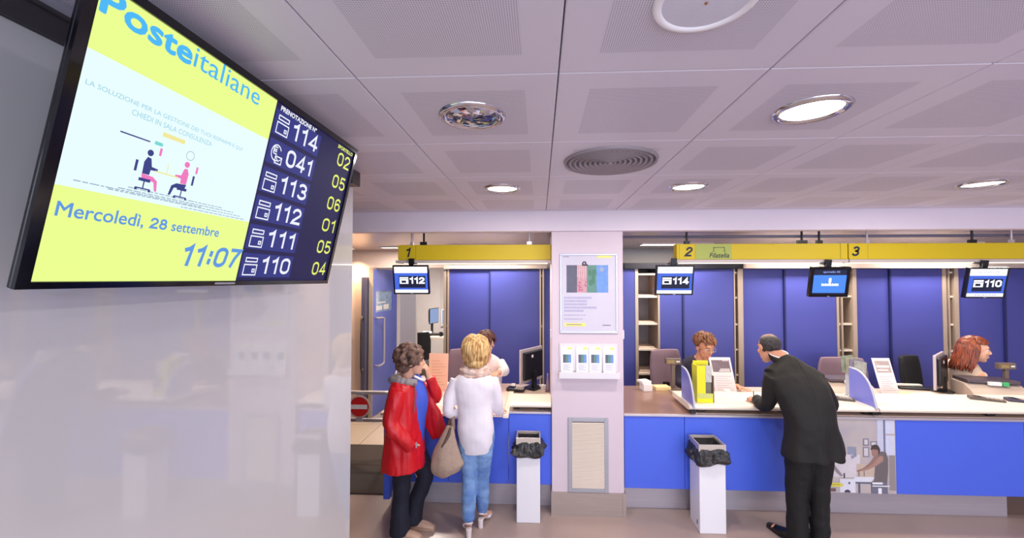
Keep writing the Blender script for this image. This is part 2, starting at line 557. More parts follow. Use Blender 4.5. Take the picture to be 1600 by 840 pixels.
B(DM).limb([(0.08, 1.54, 0.0), (0.08, 1.54, 0.06), (0.20, 1.53, 0.075), (0.24, 1.46, 0.075), (0.24, 0.88, 0.075), (0.20, 0.80, 0.075), (0.08, 0.79, 0.06), (0.08, 0.79, 0.0)], [0.016] * 8, n=10, res=4).obj('pull_handle', M_STEEL, leaf, smooth=True)
B().box(-2.66, -2.60, 6.32, 6.46, 0, 2.33).obj('door_frame', M_TRIM, d1)
d2 = root('door_2', None, None, (-2.73, 6.28, 0), kind='structure')
lf2 = B().box(-2.735, -2.675, 6.22, 6.355, 0, 2.18).obj('leaf', mat('dark_grey_door', (86, 84, 108), 0.4), d2)
B().limb([(-2.70, 6.22, 1.54), (-2.70, 6.15, 1.53), (-2.70, 6.15, 0.80), (-2.70, 6.22, 0.79)], [0.014] * 4, n=8, res=3).obj('pull_handle', M_DARKMETAL, lf2, smooth=True)
struct(B().box(-2.50, -2.215, 7.30, 7.40, 0, LOW + 0.02), 'wall_partition', M_GREYWALL)
struct(B().box(-6.5, 7.6, 10.9, 11.0, 0, LOW + 0.1), 'wall_office', mat('office_wall', (206, 202, 206), 0.6))
wf = root('window_5', None, None, (-2.55, 10.85, 1.0), kind='structure')
B().box(-2.62, -2.55, 10.84, 10.9, 0.9, 2.5).box(-2.32, -2.26, 10.84, 10.9, 0.9, 2.5).obj('window_frame', M_GREYWALL, wf)
B().box(-2.55, -2.32, 10.87, 10.89, 0.9, 2.5).obj('pane', emit('daylit_office_window', (236, 240, 250), 1.1), wf)
struct(B().box(-1.36, 7.5, 6.32, 6.42, 0, LOW + 0.02), 'wall_back', M_GREYWALL)
struct(B().box(-1.40, -1.36, 6.42, 10.9, 0, LOW + 0.02), 'wall_office_side', M_GREYWALL)

# ------------------------------------------------------------------ counters
KICK_Y, FRONT_Y = 3.99, 3.87
def counter_right():
    r = root('service_counter', 'long blue-fronted service counter with steel plinth right of the white pillar', 'counter', (3.0, 4.2, 0))
    B().box(0.78, 4.235, KICK_Y, 4.30, 0, 0.237).obj('plinth', M_STEEL, r, label='brushed steel plinth')
    B().box(4.235, 5.6, KICK_Y + 0.03, 4.30, 0, 0.237).obj('plinth_return', mat('dark_bronze_plinth', (112, 92, 84), 0.4, 0.3), r, label='dark plinth return')
    edges = [0.775, 1.322, 2.592, 3.176, 4.27, 5.6]
    for a, c in zip(edges, edges[1:]):
        B().box(a + 0.002, c - 0.002, FRONT_Y, FRONT_Y + 0.03, 0.237, 0.893).obj('front_panel', M_BLUE, r, bevel=0.002, seg=1)
    B().box(0.78, 5.6, FRONT_Y + 0.03, FRONT_Y + 0.06, 0.237, 0.893).obj('carcass', M_DARKMETAL, r)
    B().box(0.772, 5.62, FRONT_Y - 0.014, FRONT_Y + 0.02, 0.893, 0.914).obj('edge_rail', M_STEEL, r, bevel=0.004, label='steel edge rail')
    B().box(0.772, 1.43, FRONT_Y + 0.004, 4.85, 0.893, 0.921).obj('flap', mat('satin_flap', (164, 130, 115), 0.2, 0.2, var=0.02), r, bevel=0.004, label='satin beige lift-up flap')
    B().box(1.434, 5.6, FRONT_Y + 0.02, 4.86, 0.893, 0.92).obj('worktop', M_DESK, r, bevel=0.003)
    for a, c in ((1.36, 3.02), (3.034, 5.6)):
        # customer shelf with a rounded nose
        prof = [(3.905, 0.955), (3.868, 0.958), (3.850, 0.968), (3.846, 0.982), (3.856, 0.995), (3.885, 1.003), (4.33, 1.003), (4.33, 0.955)]
        b = B(frame((a, 0, 0), (0, 1, 0), (0, 0, 1)))
        b.prism(prof, 0, c - a).obj('customer_shelf', M_CREAM, r, label='cream customer shelf with rounded nose')
    for x in (1.50, 2.60, 2.985, 3.07, 4.06, 5.2):
        B().box(x - 0.035, x + 0.035, 3.93, 4.0, 0.914, 0.956).obj('shelf_bracket', M_BLACK, r)
    B().box(1.40, 5.6, 4.20, 4.24, 0.92, 0.955).obj('shelf_riser', M_CREAM, r)
    B().box(0.80, 5.6, 4.28, 4.32, 0, 0.893).obj('modesty_panel', M_DESK, r)
    B(frame((1.424, 0, 0), (0, 1, 0), (0, 0, 1))).prism([(3.87, 0.915), (4.84, 0.923), (4.84, 0.935), (3.88, 0.932)], 0, 0.012).obj('joint_strip', M_STEEL, r)
    return r
cr = counter_right()

def counter_left():
    r = root('service_counter', 'short blue counter with pale pink worktop left of the white pillar', 'counter', (-0.6, 4.2, 0))
    B().box(-1.44, 0.105, KICK_Y, 4.30, 0.0, 0.25).obj('plinth', M_STEEL, r, label='brushed steel plinth')
    for a, c in ((-1.46, -0.86), (-0.856, -0.292), (-0.288, 0.106)):
        B().box(a, c, FRONT_Y, FRONT_Y + 0.03, 0.25, 0.90).obj('front_panel', M_BLUE, r, bevel=0.002, seg=1)
    B().box(-1.46, -1.40, FRONT_Y - 0.04, FRONT_Y + 0.03, 0.10, 0.90).obj('corner_post', M_BLUE, r, bevel=0.004, label='blue corner post')
    B().box(-1.46, -1.43, FRONT_Y + 0.03, 4.75, 0.10, 0.90).obj('end_panel', M_BLUE, r)
    B().box(-0.288, 0.106, FRONT_Y - 0.012, FRONT_Y + 0.02, 0.90, 0.92).obj('edge_rail', M_STEEL, r, bevel=0.004)
    b = B(); b.box(-1.46, -0.335, 3.74, 4.85, 0.905, 0.93)
    b.obj('worktop', mat('pale_pink_laminate', (238, 208, 194), 0.35, var=0.03), r, bevel=0.004, label='pale pink worktop')
    B().box(-0.333, -0.282, 3.73, 4.85, 0.900, 0.934).obj('edge_board', M_CREAM, r, bevel=0.004, label='cream edge board')
    B().box(-0.28, 0.106, 3.89, 4.86, 0.895, 0.92).obj('staff_worktop', M_DESK, r)
    prof = [(3.905, 0.955), (3.868, 0.958), (3.850, 0.968), (3.846, 0.982), (3.856, 0.995), (3.885, 1.003), (4.16, 1.003), (4.16, 0.955)]
    B(frame((-0.278, 0, 0), (0, 1, 0), (0, 0, 1))).prism(prof, 0, 0.383).obj('customer_shelf', M_CREAM, r)
    B().box(-0.27, 0.10, 4.10, 4.13, 0.92, 0.956).obj('shelf_riser', M_STEEL, r)
    for x in (-0.25, -0.01): B().box(x, x + 0.06, 3.93, 4.0, 0.92, 0.956).obj('shelf_bracket', M_BLACK, r)
    return r
cl = counter_left()

# ------------------------------------------------------------------ blue cabinets against the back wall
def cabinet(x0, xm, x1, label, z1=2.29):
    r = root('storage_cabinet', label, 'cabinet', ((x0 + x1) / 2, 6.0, 0), 'blue storage cabinets behind the counters')
    B().box(x0, x1, 5.735, 6.30, 0, z1).obj('body', M_CABBLUE, r)
    B().box(x0 + 0.002, xm, 5.715, 5.733, 0.06, z1 - 0.005).obj('door', M_CABBLUE, r, bevel=0.002, seg=1)
    B().box(xm + 0.02, x1 - 0.002, 5.695, 5.713, 0.06, z1 - 0.005).obj('door', M_CABBLUE, r, bevel=0.002, seg=1)
    B().box(xm, xm + 0.022, 5.690, 5.733, 0.06, z1 - 0.005).obj('door_edge', mat('dark_blue_edge', (34, 38, 96), 0.4), r)
    B().box(x0, x1, 5.69, 5.733, 0, 0.058).obj('plinth', M_STEEL, r)
    return r
cabinet(-1.26, -0.702, -0.006, 'blue two-door cabinet behind the blonde woman, left of the pillar')
cabinet(0.062, 0.66, 1.298, 'blue cabinet mostly hidden behind the white pillar')
cabinet(1.632, 1.936, 2.616, 'blue cabinet behind the short-haired clerk, between shelf columns')
cabinet(2.740, 3.276, 3.955, "blue cabinet behind the man in the dark suit's head")
cabinet(4.218, 4.640, 5.308, 'blue cabinet behind the monitor seen edge-on')
cabinet(5.516, 6.083, 6.70, 'blue cabinet at the right edge behind the red-haired clerk')

def shelving(x0, x1, posts, zs, label, deep=0.5, back='dark'):
    r = root('shelving_unit', label, 'shelf', ((x0 + x1) / 2, 6.0, 0), 'open shelving columns between the cabinets')
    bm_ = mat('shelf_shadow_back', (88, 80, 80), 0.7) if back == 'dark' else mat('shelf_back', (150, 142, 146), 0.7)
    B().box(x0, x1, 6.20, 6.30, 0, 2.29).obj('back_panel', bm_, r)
    for a, c in posts:
        B().box(a, c, 5.69, 6.20, 0, 2.29).obj('upright', M_TRIM, r)
    for z in zs:
        B().box(x0 + 0.01, x1 - 0.01, 5.72, 6.20, z - 0.012, z + 0.012).obj('shelf_board', M_CREAM, r)
    return r
shelving(1.300, 1.630, ((1.300, 1.342), (1.606, 1.630)), (0.5, 0.86, 1.19, 1.54, 1.91, 2.22), 'wide open shelf column just right of the pillar', back='light')
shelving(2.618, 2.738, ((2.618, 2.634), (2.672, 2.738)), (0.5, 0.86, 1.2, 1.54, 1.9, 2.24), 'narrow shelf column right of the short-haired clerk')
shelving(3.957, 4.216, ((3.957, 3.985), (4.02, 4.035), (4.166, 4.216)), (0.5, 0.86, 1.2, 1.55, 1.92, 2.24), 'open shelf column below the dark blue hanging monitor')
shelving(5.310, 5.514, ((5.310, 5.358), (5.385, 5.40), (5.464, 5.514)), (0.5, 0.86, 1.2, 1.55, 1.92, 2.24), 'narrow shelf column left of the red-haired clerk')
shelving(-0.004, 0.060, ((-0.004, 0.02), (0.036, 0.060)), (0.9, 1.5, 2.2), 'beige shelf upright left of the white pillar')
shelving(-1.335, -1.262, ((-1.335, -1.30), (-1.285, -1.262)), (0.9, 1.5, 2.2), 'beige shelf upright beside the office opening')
# stacks of forms on the wide shelf column
for z, h, c in ((0.872, 0.035, 0), (1.202, 0.022, 1), (1.552, 0.018, 2), (1.922, 0.014, 3)):
    b = B()
    for k in range(3):
        dx = random.uniform(-0.01, 0.01)
        b.box(1.37 + dx, 1.58 + dx, 5.76, 6.0, z + k * h / 3, z + (k + 1) * h / 3 - 0.001)
    solo(b, 'paper_stack', mat('paper_form_stack', (226, 204, 190), 0.8), ['thick stack of forms on the lowest visible shelf by the pillar', 'stack of forms on the second shelf from below by the pillar', 'thin stack of forms on the middle shelf by the pillar', 'thin stack of forms on the upper shelf by the pillar'][c], 'papers', 'stacks of forms on the shelves', origin=(1.47, 5.88, z))
# files standing in the narrow columns
fcol = [(190, 150, 60), (60, 70, 40), (200, 190, 180), (120, 60, 50)]
fn = 0
for z in (1.202, 1.552, 1.922):
    for k in range(2):
        x = 5.405 + k * 0.028; hh = random.uniform(0.2, 0.3)
        solo(B().box(x, x + 0.024, 5.75, 6.0, z + 0.011, z + 0.011 + hh), 'box_file', mat('file_%d' % (fn % 4), fcol[fn % 4], 0.6), '%s file %s of the narrow column by the red-haired clerk' % (['ochre', 'olive', 'pale grey', 'brown'][fn % 4], ['on the low shelf', 'on the low shelf', 'on the middle shelf', 'on the middle shelf', 'on the top shelf', 'on the top shelf'][fn]), 'file', 'files in the narrow column', origin=(x, 5.87, z + 0.011))
        fn += 1

# fascia over the cabinets
solo(B().box(1.15, 2.73, 5.66, 6.30, 2.292, 2.372), 'cabinet_fascia', mat('black_fascia', (22, 22, 34), 0.5), 'black cable fascia on top of the cabinets right of the pillar', 'fascia', origin=(1.9, 6.0, 2.292))
solo(B().box(2.735, 7.4, 5.60, 6.30, 2.295, 2.37), 'cabinet_fascia', M_GREYPL, 'long pale grey fascia above the right-hand cabinets', 'fascia', origin=(5, 6.0, 2.295))
solo(B().box(-1.33, 0.10, 5.66, 6.30, 2.295, 2.345), 'cabinet_fascia', M_GREYPL, 'pale grey fascia above the cabinets left of the pillar', 'fascia', origin=(-0.6, 6.0, 2.295))

# ------------------------------------------------------------------ yellow counter signs
def sign(x0, x1, label, digit, dx, extra=None):
    r = root('counter_sign', label, 'sign', ((x0 + x1) / 2, 4.05, 2.33), 'yellow counter number signs')
    B().box(x0, x1, 4.0, 4.10, 2.338, 2.487).obj('sign_box', M_YELLOW, r, bevel=0.003, seg=1)
    B().box(x0 - 0.02 if digit != '3' else x0, x1, 3.992, 4.18, 2.308, 2.336).obj('light_rail', mat('pale_grey_rail', (206, 190, 184), 0.4), r, label='pale grey lighting rail under the sign')
    B().box(x0 + 0.05, x1 - 0.03, 4.03, 4.12, 2.302, 2.3085).obj('diffuser', emit('strip_light', (255, 236, 206), 2.0), r)
    F = frame((0, 3.9985, 0), (1, 0, 0), (0, 0, 1))
    B(F).rect(x0 + 0.175 if digit == '1' else x0 + 0.17, x0 + 0.180 if digit == '1' else x0 + 0.173, 2.342, 2.484).obj('joint_line', mat('sign_joint', (170, 150, 30), 0.5), r)
    digits(digit, F, dx, 2.367, 0.050 if digit == '1' else 0.062, 0.092, M_INK, r, 'numeral', sw=0.19, shear=0.25, z=0.001)
    L = bpy.data.lights.new('sign_strip_lamp', 'AREA'); L.shape = 'RECTANGLE'; L.size = x1 - x0 - 0.1; L.size_y = 0.08
    L.energy = 8 * (x1 - x0); L.color = (1.0, 0.86, 0.66)
    lo = bpy.data.objects.new('sign_strip_lamp', L); COL.objects.link(lo)
    lo.parent = r; lo.location = (0, 0.03, -0.034)
    return r
s1 = sign(-1.395, 0.108, 'yellow sign numbered 1 hanging left of the white pillar', '1', -1.315)
s2 = sign(1.310, 2.890, 'yellow sign numbered 2 with a green stamp-emblem field', '2', 1.395)
s3 = sign(2.900, 5.3, 'yellow sign numbered 3 at the right', '3', 2.935)
F = frame((0, 3.9985, 0), (1, 0, 0), (0, 0, 1))
B(F).rect(1.488, 1.822, 2.341, 2.485, 0.0005).obj('green_field', M_GREEN, s2, label='yellow-green field')
B(F).rect(1.332, 1.336, 2.341, 2.485, 0.001).rect(2.822, 2.826, 2.341, 2.485, 0.001).obj('joint_line', mat('sign_joint', (170, 150, 30), 0.5), s2)
text('Filatelia', F, 1.614, 2.355, 0.185, 0.046, M_INK, s2, bold=0.02, shear=0.25, z=0.0015)
# stamp emblem: perforated rectangle outline open at the foot
b = B(F)
pts = []
for k in range(9):
    pts.append((1.652 + k * 0.013, 2.453 - (0.006 if k % 2 else 0)))
for p, q in zip(pts, pts[1:]): b.face([(p[0], p[1], .0015), (q[0], q[1], .0015), (q[0], q[1] + .005, .0015), (p[0], p[1] + .005, .0015)])
for x in (1.652, 1.752):
    for k in range(3): b.rect(x + (0.003 if k % 2 else 0), x + 0.005 + (0.003 if k % 2 else 0), 2.418 + k * 0.012, 2.430 + k * 0.012, .0015)
b.rect(1.644, 1.662, 2.414, 2.419, .0015).rect(1.745, 1.765, 2.414, 2.419, .0015)
b.obj('stamp_emblem', M_INK, s2, label='outline of a perforated stamp')
def hanger(par, x, w, dark=True):
    B().box(x - w / 2, x + w / 2, 4.03, 4.06, 2.487, 2.52).rod((x, 4.045, 2.5), (x, 4.045, LOW + 0.012), 0.010).obj('hanger', M_BLACK if dark else M_STEEL, par)
for x, w, d in ((-1.15, 0.07, True), (-0.1, 0.05, False), (-1.27, 0.03, False)): hanger(s1, x, w, d)
for x, w, d in ((1.42, 0.05, True), (2.50, 0.09, True), (2.66, 0.05, True)): hanger(s2, x, w, d)
for x, w, d in ((3.1, 0.03, False), (4.05, 0.06, True), (4.4, 0.03, False)): hanger(s3, x, w, d)
# conduit along the low ceiling
solo(B().rod((0.78, 4.1, 2.565), (5.6, 4.1, 2.565), 0.014), 'ceiling_conduit', mat('grey_blue_conduit', (120, 118, 140), 0.5), 'thin grey conduit running along the low ceiling above signs 2 and 3', 'pipe', origin=(3, 4.1, 2.565), smooth=True)

# ------------------------------------------------------------------ lights in the low ceiling
def low_panel(x, y, w, d, e, label):
    r = root('ceiling_panel_light', label, 'light', (x, y, LOW), 'panel lights in the low ceiling')
    B().box(x - w / 2, x + w / 2, y - d / 2, y + d / 2, LOW - 0.002, LOW + 0.012).obj('frame', M_WHITE, r)
    B().rect(x - w / 2 + 0.02, x + w / 2 - 0.02, y - d / 2 + 0.02, y + d / 2 - 0.02, LOW - 0.003).obj('diffuser', emit('panel_diffuser', (255, 244, 230), 3.5), r)
    L = bpy.data.lights.new('panel_lamp', 'AREA'); L.shape = 'RECTANGLE'; L.size = w - 0.06; L.size_y = d - 0.06
    L.energy = e; L.color = (1.0, 0.90, 0.78)
    lo = bpy.data.objects.new('panel_lamp', L); COL.objects.link(lo); lo.parent = r; lo.location = (0, 0, -0.006)
low_panel(-0.75, 5.40, 0.9, 0.22, 26, 'panel light above the clerk in the white shirt')
low_panel(1.75, 5.40, 0.9, 0.22, 26, 'panel light above the short-haired clerk')
low_panel(3.45, 5.40, 0.9, 0.22, 26, 'panel light above the empty mauve chair')
low_panel(5.0, 5.40, 0.9, 0.22, 26, 'panel light above the red-haired clerk')
low_panel(-2.12, 5.75, 0.26, 0.14, 22, 'short panel light over the passage left of sign 1')
low_panel(-2.2, 8.6, 0.6, 0.6, 130, 'square panel light in the back office')
def wall_washer():
    r = root('recessed_spotlight', 'warm spotlight washing the pink wall beside the doors', 'light', (-2.86, 6.15, LOW))
    B(Matrix.Translation((-2.86, 6.15, LOW))).lathe([(0.05, 0.01), (0.065, 0.008), (0.065, -0.004), (0.045, -0.006), (0.04, 0.01)], 20).obj('trim_ring', M_CHROME, r)
    B(Matrix.Translation((-2.86, 6.15, LOW))).disc(0, 0, 0.042, 0.004).obj('lens', emit('warm_lens', (255, 214, 160), 6), r)
    L = bpy.data.lights.new('warm_spot', 'SPOT'); L.energy = 90; L.color = (1.0, 0.66, 0.36); L.spot_size = radians(110); L.spot_blend = 0.8; L.shadow_soft_size = 0.04
    lo = bpy.data.objects.new('warm_spot', L); COL.objects.link(lo); lo.parent = r; lo.location = (0, 0, -0.01)
wall_washer()

# ------------------------------------------------------------------ fittings in the main ceiling
def downlight(x, y, label, lit=True, e=15):
    r = root('recessed_downlight', label, 'downlight', (x, y, CEIL), 'round downlights in the tiled ceiling')
    T = Matrix.Translation((x, y, CEIL))
    B(T).lathe([(0.100, 0.0), (0.103, -0.008), (0.114, -0.013), (0.125, -0.008), (0.130, 0.0), (0.130, 0.004), (0.100, 0.004)], 40).obj('trim_ring', M_CHROME, r, smooth=True, label='chrome trim ring')
    if lit:
        B(T).disc(0, 0, 0.1015, -0.002, 40).obj('diffuser', emit('downlight_diffuser', (255, 250, 240), 5.0), r)
        L = bpy.data.lights.new('downlight_lamp', 'AREA'); L.shape = 'DISK'; L.size = 0.16; L.energy = e; L.color = (1.0, 0.93, 0.86)
        lo = bpy.data.objects.new('downlight_lamp', L); COL.objects.link(lo); lo.parent = r; lo.location = (0, 0, -0.014)
    else:
        b = B(T); n = 18
        for ring, (r0, r1, z0, z1) in enumerate(((0.101, 0.078, -0.001, -0.007), (0.078, 0.048, -0.007, -0.003), (0.048, 0.0, -0.003, -0.006))):
            for k in range(n):
                a0 = 2 * pi * k / n; a1 = 2 * pi * (k + 1) / n; am = (a0 + a1) / 2
                dz = -0.008 if (k + ring) % 2 else 0.0
                b.face([(r0 * cos(a0), r0 * sin(a0), z0), (r0 * cos(a1), r0 * sin(a1), z0), ((r1 + .001) * cos(am), (r1 + .001) * sin(am), z1 + dz)])
                if r1 > 0.001:
                    b.face([(r0 * cos(a1), r0 * sin(a1), z0), (r1 * cos(am), r1 * sin(am), z1 + dz), (r1 * cos(am + 2 * pi / n), r1 * sin(am + 2 * pi / n), z1 + dz)])
        b.obj('faceted_reflector', mat('faceted_mirror', (190, 195, 215), 0.1, 1.0), r, label='faceted unlit reflector')
    return r
def tile(i, j): return (TX0 + (i + .5) * TILE, TY0 + (j + .5) * TILE)
downlight(*tile(-1, 0), 'unlit downlight with faceted glass beside the big screen', lit=False)
downlight(*tile(1, 0), 'large bright downlight at the upper right')
downlight(*tile(-1, 2), 'small lit downlight above sign 1')
downlight(*tile(1, 2), 'small lit downlight above sign 2, right of the air diffuser')
downlight(*tile(4, 2), 'lit downlight at the right edge above sign 3')
for i, j, lab in ((6, 0, 'downlight far to the right, out of the picture'), (3, -3, 'downlight behind the photographer, middle of three'), (6, -3, 'downlight behind the photographer, farthest right'), (0, -4, 'downlight behind the photographer, farthest left')):
    downlight(*tile(i, j), lab, e=15)
def diffuser(x, y):
    r = root('air_diffuser', 'round grey air diffuser with concentric rings in the ceiling', 'air vent', (x, y, CEIL))
    T = Matrix.Translation((x, y, CEIL))
    m1 = mat('diffuser_grey', (150, 142, 150), 0.45, 0.2); m2 = mat('diffuser_dark', (84, 80, 88), 0.6)
    B(T).disc(0, 0, 0.238, -0.002, 48).obj('backing', m2, r)
    for k in range(9):
        ro = 0.248 - k * 0.0265
        B(T).lathe([(ro, -0.001), (ro - 0.004, -0.016), (ro - 0.013, -0.011), (ro - 0.016, -0.002)], 48).obj('ring', m1, r, smooth=True)
    b = B(T)
    for k in range(48):
        a = 2 * pi * k / 48; ca, sa = cos(a), sin(a)
        b.face([(0.19 * ca - .002 * sa, 0.19 * sa + .002 * ca, -.012), (0.19 * ca + .002 * sa, 0.19 * sa - .002 * ca, -.012), (0.225 * ca + .003 * sa, 0.225 * sa - .003 * ca, -.012), (0.225 * ca - .003 * sa, 0.225 * sa + .003 * ca, -.012)])
    b.obj('radial_vanes', m1, r)
    B(T).lathe([(0.0, -0.018), (0.012, -0.016), (0.014, -0.004)], 20).obj('boss', m1, r, smooth=True)
diffuser(*tile(0, 1))
def speaker(x, y):
    r = root('ceiling_speaker', 'white round ceiling speaker at the top of the picture', 'speaker', (x, y, CEIL))
    T = Matrix.Translation((x, y, CEIL))
    B(T).lathe([(0.096, -0.004), (0.1, -0.009), (0.112, -0.009), (0.117, -0.003), (0.117, 0.004)], 48).obj('rim', M_WHITE, r, smooth=True)
    B(T).lathe([(0.0, -0.007), (0.06, -0.0065), (0.097, -0.004)], 48).obj('grille', mat('speaker_mesh', (206, 206, 222), 0.5, bump=0.3, bscale=500), r, smooth=True)
    B(T).lathe([(0.0, -0.011), (0.003, -0.010), (0.004, -0.006)], 10).obj('screw', mat('rusty_screw', (150, 90, 50), 0.6), r)
speaker(*tile(0, -1))

# ------------------------------------------------------------------ the big queue screen on the left wall
TVF = frame((-0.821, 0.705, 2.733), (0, 1, 0), (0.218, 0, 0.976))
def television():
    r = root('queue_display', 'large tilted flat screen with yellow and navy queue numbers on the left wall', 'screen', (-1.0, 1.26, 2.12))
    W, H = 1.105, 0.616
    B(TVF).box(0, W, -H, 0, -0.014, -0.004).obj('housing', M_BLACKGLOSS, r, bevel=0.003)
    B(TVF).box(0.2, W - 0.2, -H + 0.05, -0.12, -0.05, -0.014).obj('back_shell', M_BLACK, r, bevel=0.01)
    B(TVF).box(0, W, -0.020, 0, -0.004, 0.004).box(0, W, -H, -0.602, -0.004, 0.004).box(0, 0.022, -0.602, -0.02, -0.004, 0.004).box(W - 0.018, W, -0.602, -0.02, -0.004, 0.004).obj('bezel', M_BLACKGLOSS, r, label='gloss black bezel')
    B(TVF).rect(0.022, W - 0.018, -0.602, -0.02, -0.0035).obj('screen', emit('screen_navy', (26, 24, 74), 1.0), r)
    scr = B(TVF).rect(0.022, 0.549, -0.147, -0.02, -0.003).obj('yellow_banner', emit('screen_yellow', (234, 253, 142), 1.0), r)
    B(TVF).rect(0.022, 0.549, -0.414, -0.147, -0.003).obj('advert_field', emit('screen_white', (232, 252, 255), 1.0), r)
    B(TVF).rect(0.022, 0.549, -0.602, -0.414, -0.003).obj('date_field', emit('screen_yellow', (234, 253, 142), 1.0), r)
    cy = emit('screen_cyan', (72, 184, 246), 1.0); bl = emit('screen_blue', (92, 150, 226), 1.0); lc = emit('screen_pale_cyan', (150, 208, 226), 1.0)
    text('Poste', TVF, 0.030, -0.074, 0.208, 0.054, cy, r, bold=0.045, z=-0.002)
    text('italiane', TVF, 0.243, -0.069, 0.232, 0.049, cy, r, z=-0.002)
    text('LA SOLUZIONE PER LA GESTIONE DEI TUOI RISPARMI \u00c8 QUI', TVF, 0.037, -0.216, 0.416, 0.0145, lc, r, z=-0.002)
    text('CHIEDI IN SALA CONSULENZA', TVF, 0.132, -0.236, 0.215, 0.0125, lc, r, z=-0.002)
    text('Mercoled\u00ec,', TVF, 0.038, -0.478, 0.176, 0.034, bl, r, z=-0.002, bold=0.014)
    digits('28', TVF, 0.230, -0.4735, 0.044, 0.0265, bl, r, 'date_number', sw=0.19, z=-0.002)
    text('settembre', TVF, 0.287, -0.4735, 0.153, 0.026, bl, r, z=-0.002, bold=0.018)
    digits('11:07', TVF, 0.338, -0.562, 0.206, 0.060, bl, r, 'clock_time', sw=0.185, z=-0.002, shear=0.16)
    # small print as broken lines
    g = emit('screen_smallprint', (150, 176, 196), 1.0)
    for k, (u0, u1, v) in enumerate(((0.055, 0.36, 0.398), (0.16, 0.43, 0.388), (0.14, 0.47, 0.394), (0.12, 0.50, 0.401), (0.30, 0.52, 0.408))):
        b = B(TVF); u = u0
        while u < u1:
            w = random.uniform(0.006, 0.018); b.rect(u, u + w, -v - 0.0022, -v, -0.002); u += w + 0.003
        b.obj('small_print', g, r)
    # line illustration: two people at a desk
    nv = emit('screen_ink_navy', (52, 60, 132), 1.0); pk = emit('screen_pink', (240, 120, 190), 1.0); rd = emit('screen_red', (244, 96, 110), 1.0)
    ye = emit('screen_tag_yellow', (240, 232, 150), 1.0); tl = emit('screen_teal', (120, 214, 210), 1.0)
    il = root
    def fig(cx, s, top, mname):
        b = B(TVF)
        b.disc(cx, -0.302, 0.0075, -0.002, 14).face([(cx - 0.009 * s, -0.352, -.002), (cx - 0.010 * s, -0.325, -.002), (cx - 0.004 * s, -0.312, -.002), (cx + 0.005 * s, -0.314, -.002), (cx + 0.010 * s, -0.332, -.002), (cx + 0.026 * s, -0.334, -.002), (cx + 0.026 * s, -0.339, -.002), (cx + 0.009 * s, -0.340, -.002), (cx + 0.008 * s, -0.352, -.002)])
        b.obj('drawn_figure', mname, r)
        b = B(TVF); b.face([(cx - 0.010 * s, -0.352, -.002), (cx + 0.018 * s, -0.354, -.002), (cx + 0.030 * s, -0.362, -.002), (cx + 0.034 * s, -0.386, -.002), (cx + 0.028 * s, -0.386, -.002), (cx + 0.022 * s, -0.366, -.002), (cx - 0.008 * s, -0.362, -.002)])
        b.obj('drawn_legs', pk if s > 0 else nv, r)
        b = B(TVF); b.rect(cx - 0.014, cx + 0.014, -0.369, -0.362, -.0018).rect(cx - 0.0015, cx + 0.0015, -0.384, -0.369, -.0018).rect(cx - 0.018, cx + 0.018, -0.387, -0.384, -.0018)
        b.rect(cx - 0.026 * s - 0.003, cx - 0.026 * s + 0.003, -0.350, -0.325, -.0018).rect(cx - 0.019, cx - 0.013, -0.391, -0.386, -.0018).rect(cx + 0.013, cx + 0.019, -0.391, -0.386, -.0018)
        b.obj('drawn_chair', nv, r)
    fig(0.192, 1, 0, nv); fig(0.290, -1, 0, pk)
    B(TVF).rect(0.212, 0.272, -0.341, -0.338, -.0019).rect(0.240, 0.242, -0.338, -0.314, -.0019).obj('drawn_desk', ye, r)
    B(TVF).rect(0.210, 0.270, -0.256, -0.246, -.002).obj('drawn_tag', ye, r)
    B(TVF).rect(0.196, 0.216, -0.280, -0.272, -.002).obj('drawn_card', tl, r)
    B(TVF).rect(0.212, 0.218, -0.302, -0.284, -.002).rect(0.318, 0.324, -0.318, -0.300, -.002).obj('drawn_files', pk, r)
    B(TVF).rect(0.118, 0.185, -0.2795, -0.2765, -.002).obj('drawn_heading', nv, r)
    b = B(TVF); n = 20
    for k in range(n):
        a0, a1 = 2 * pi * k / n, 2 * pi * (k + 1) / n
        b.face([(0.293 + 0.012 * cos(a0), -0.278 + 0.012 * sin(a0), -.002), (0.293 + 0.012 * cos(a1), -0.278 + 0.012 * sin(a1), -.002), (0.293 + 0.0105 * cos(a1), -0.278 + 0.0105 * sin(a1), -.002), (0.293 + 0.0105 * cos(a0), -0.278 + 0.0105 * sin(a0), -.002)])
    b.obj('drawn_clock', emit('screen_smallprint', (150, 176, 196), 1.0), r)
    # numbers table
    wh = emit('screen_text_white', (238, 240, 255), 1.0); yl = emit('screen_text_yellow', (232, 240, 110), 1.0); rb = emit('screen_row_blue', (44, 50, 128), 1.0)
    text('PRENOTAZIONE N\u00b0', TVF, 0.572, -0.041, 0.21, 0.017, wh, r, bold=0.05, z=-0.002)
    text('SPORTELLO', TVF, 0.948, -0.041, 0.13, 0.015, yl, r, bold=0.05, z=-0.002)
    rows = (('114', '02'), ('041', '05'), ('113', '06'), ('112', '01'), ('111', '05'), ('110', '04'))
    for i, (a, c) in enumerate(rows):
        vb = 0.108 + 0.0942 * i
        B(TVF).rect(0.556, 0.822, -vb - 0.012, -vb + 0.068, -0.003).obj('row_field', rb, r)
        digits(a, TVF, 0.652, -vb, 0.156, 0.060, wh, r, 'ticket_number', sw=0.17, z=-0.002)
        digits(c, TVF, 0.966, -vb, 0.105, 0.056, yl, r, 'counter_number', sw=0.15, z=-0.002)
        b = B(TVF); x, y = 0.571, -vb - 0.004
        def ln(x0, y0, x1, y1, w=0.0042):
            b.rect(min(x0, x1) - w / 2, max(x0, x1) + w / 2, min(y0, y1) - w / 2, max(y0, y1) + w / 2, -0.002)
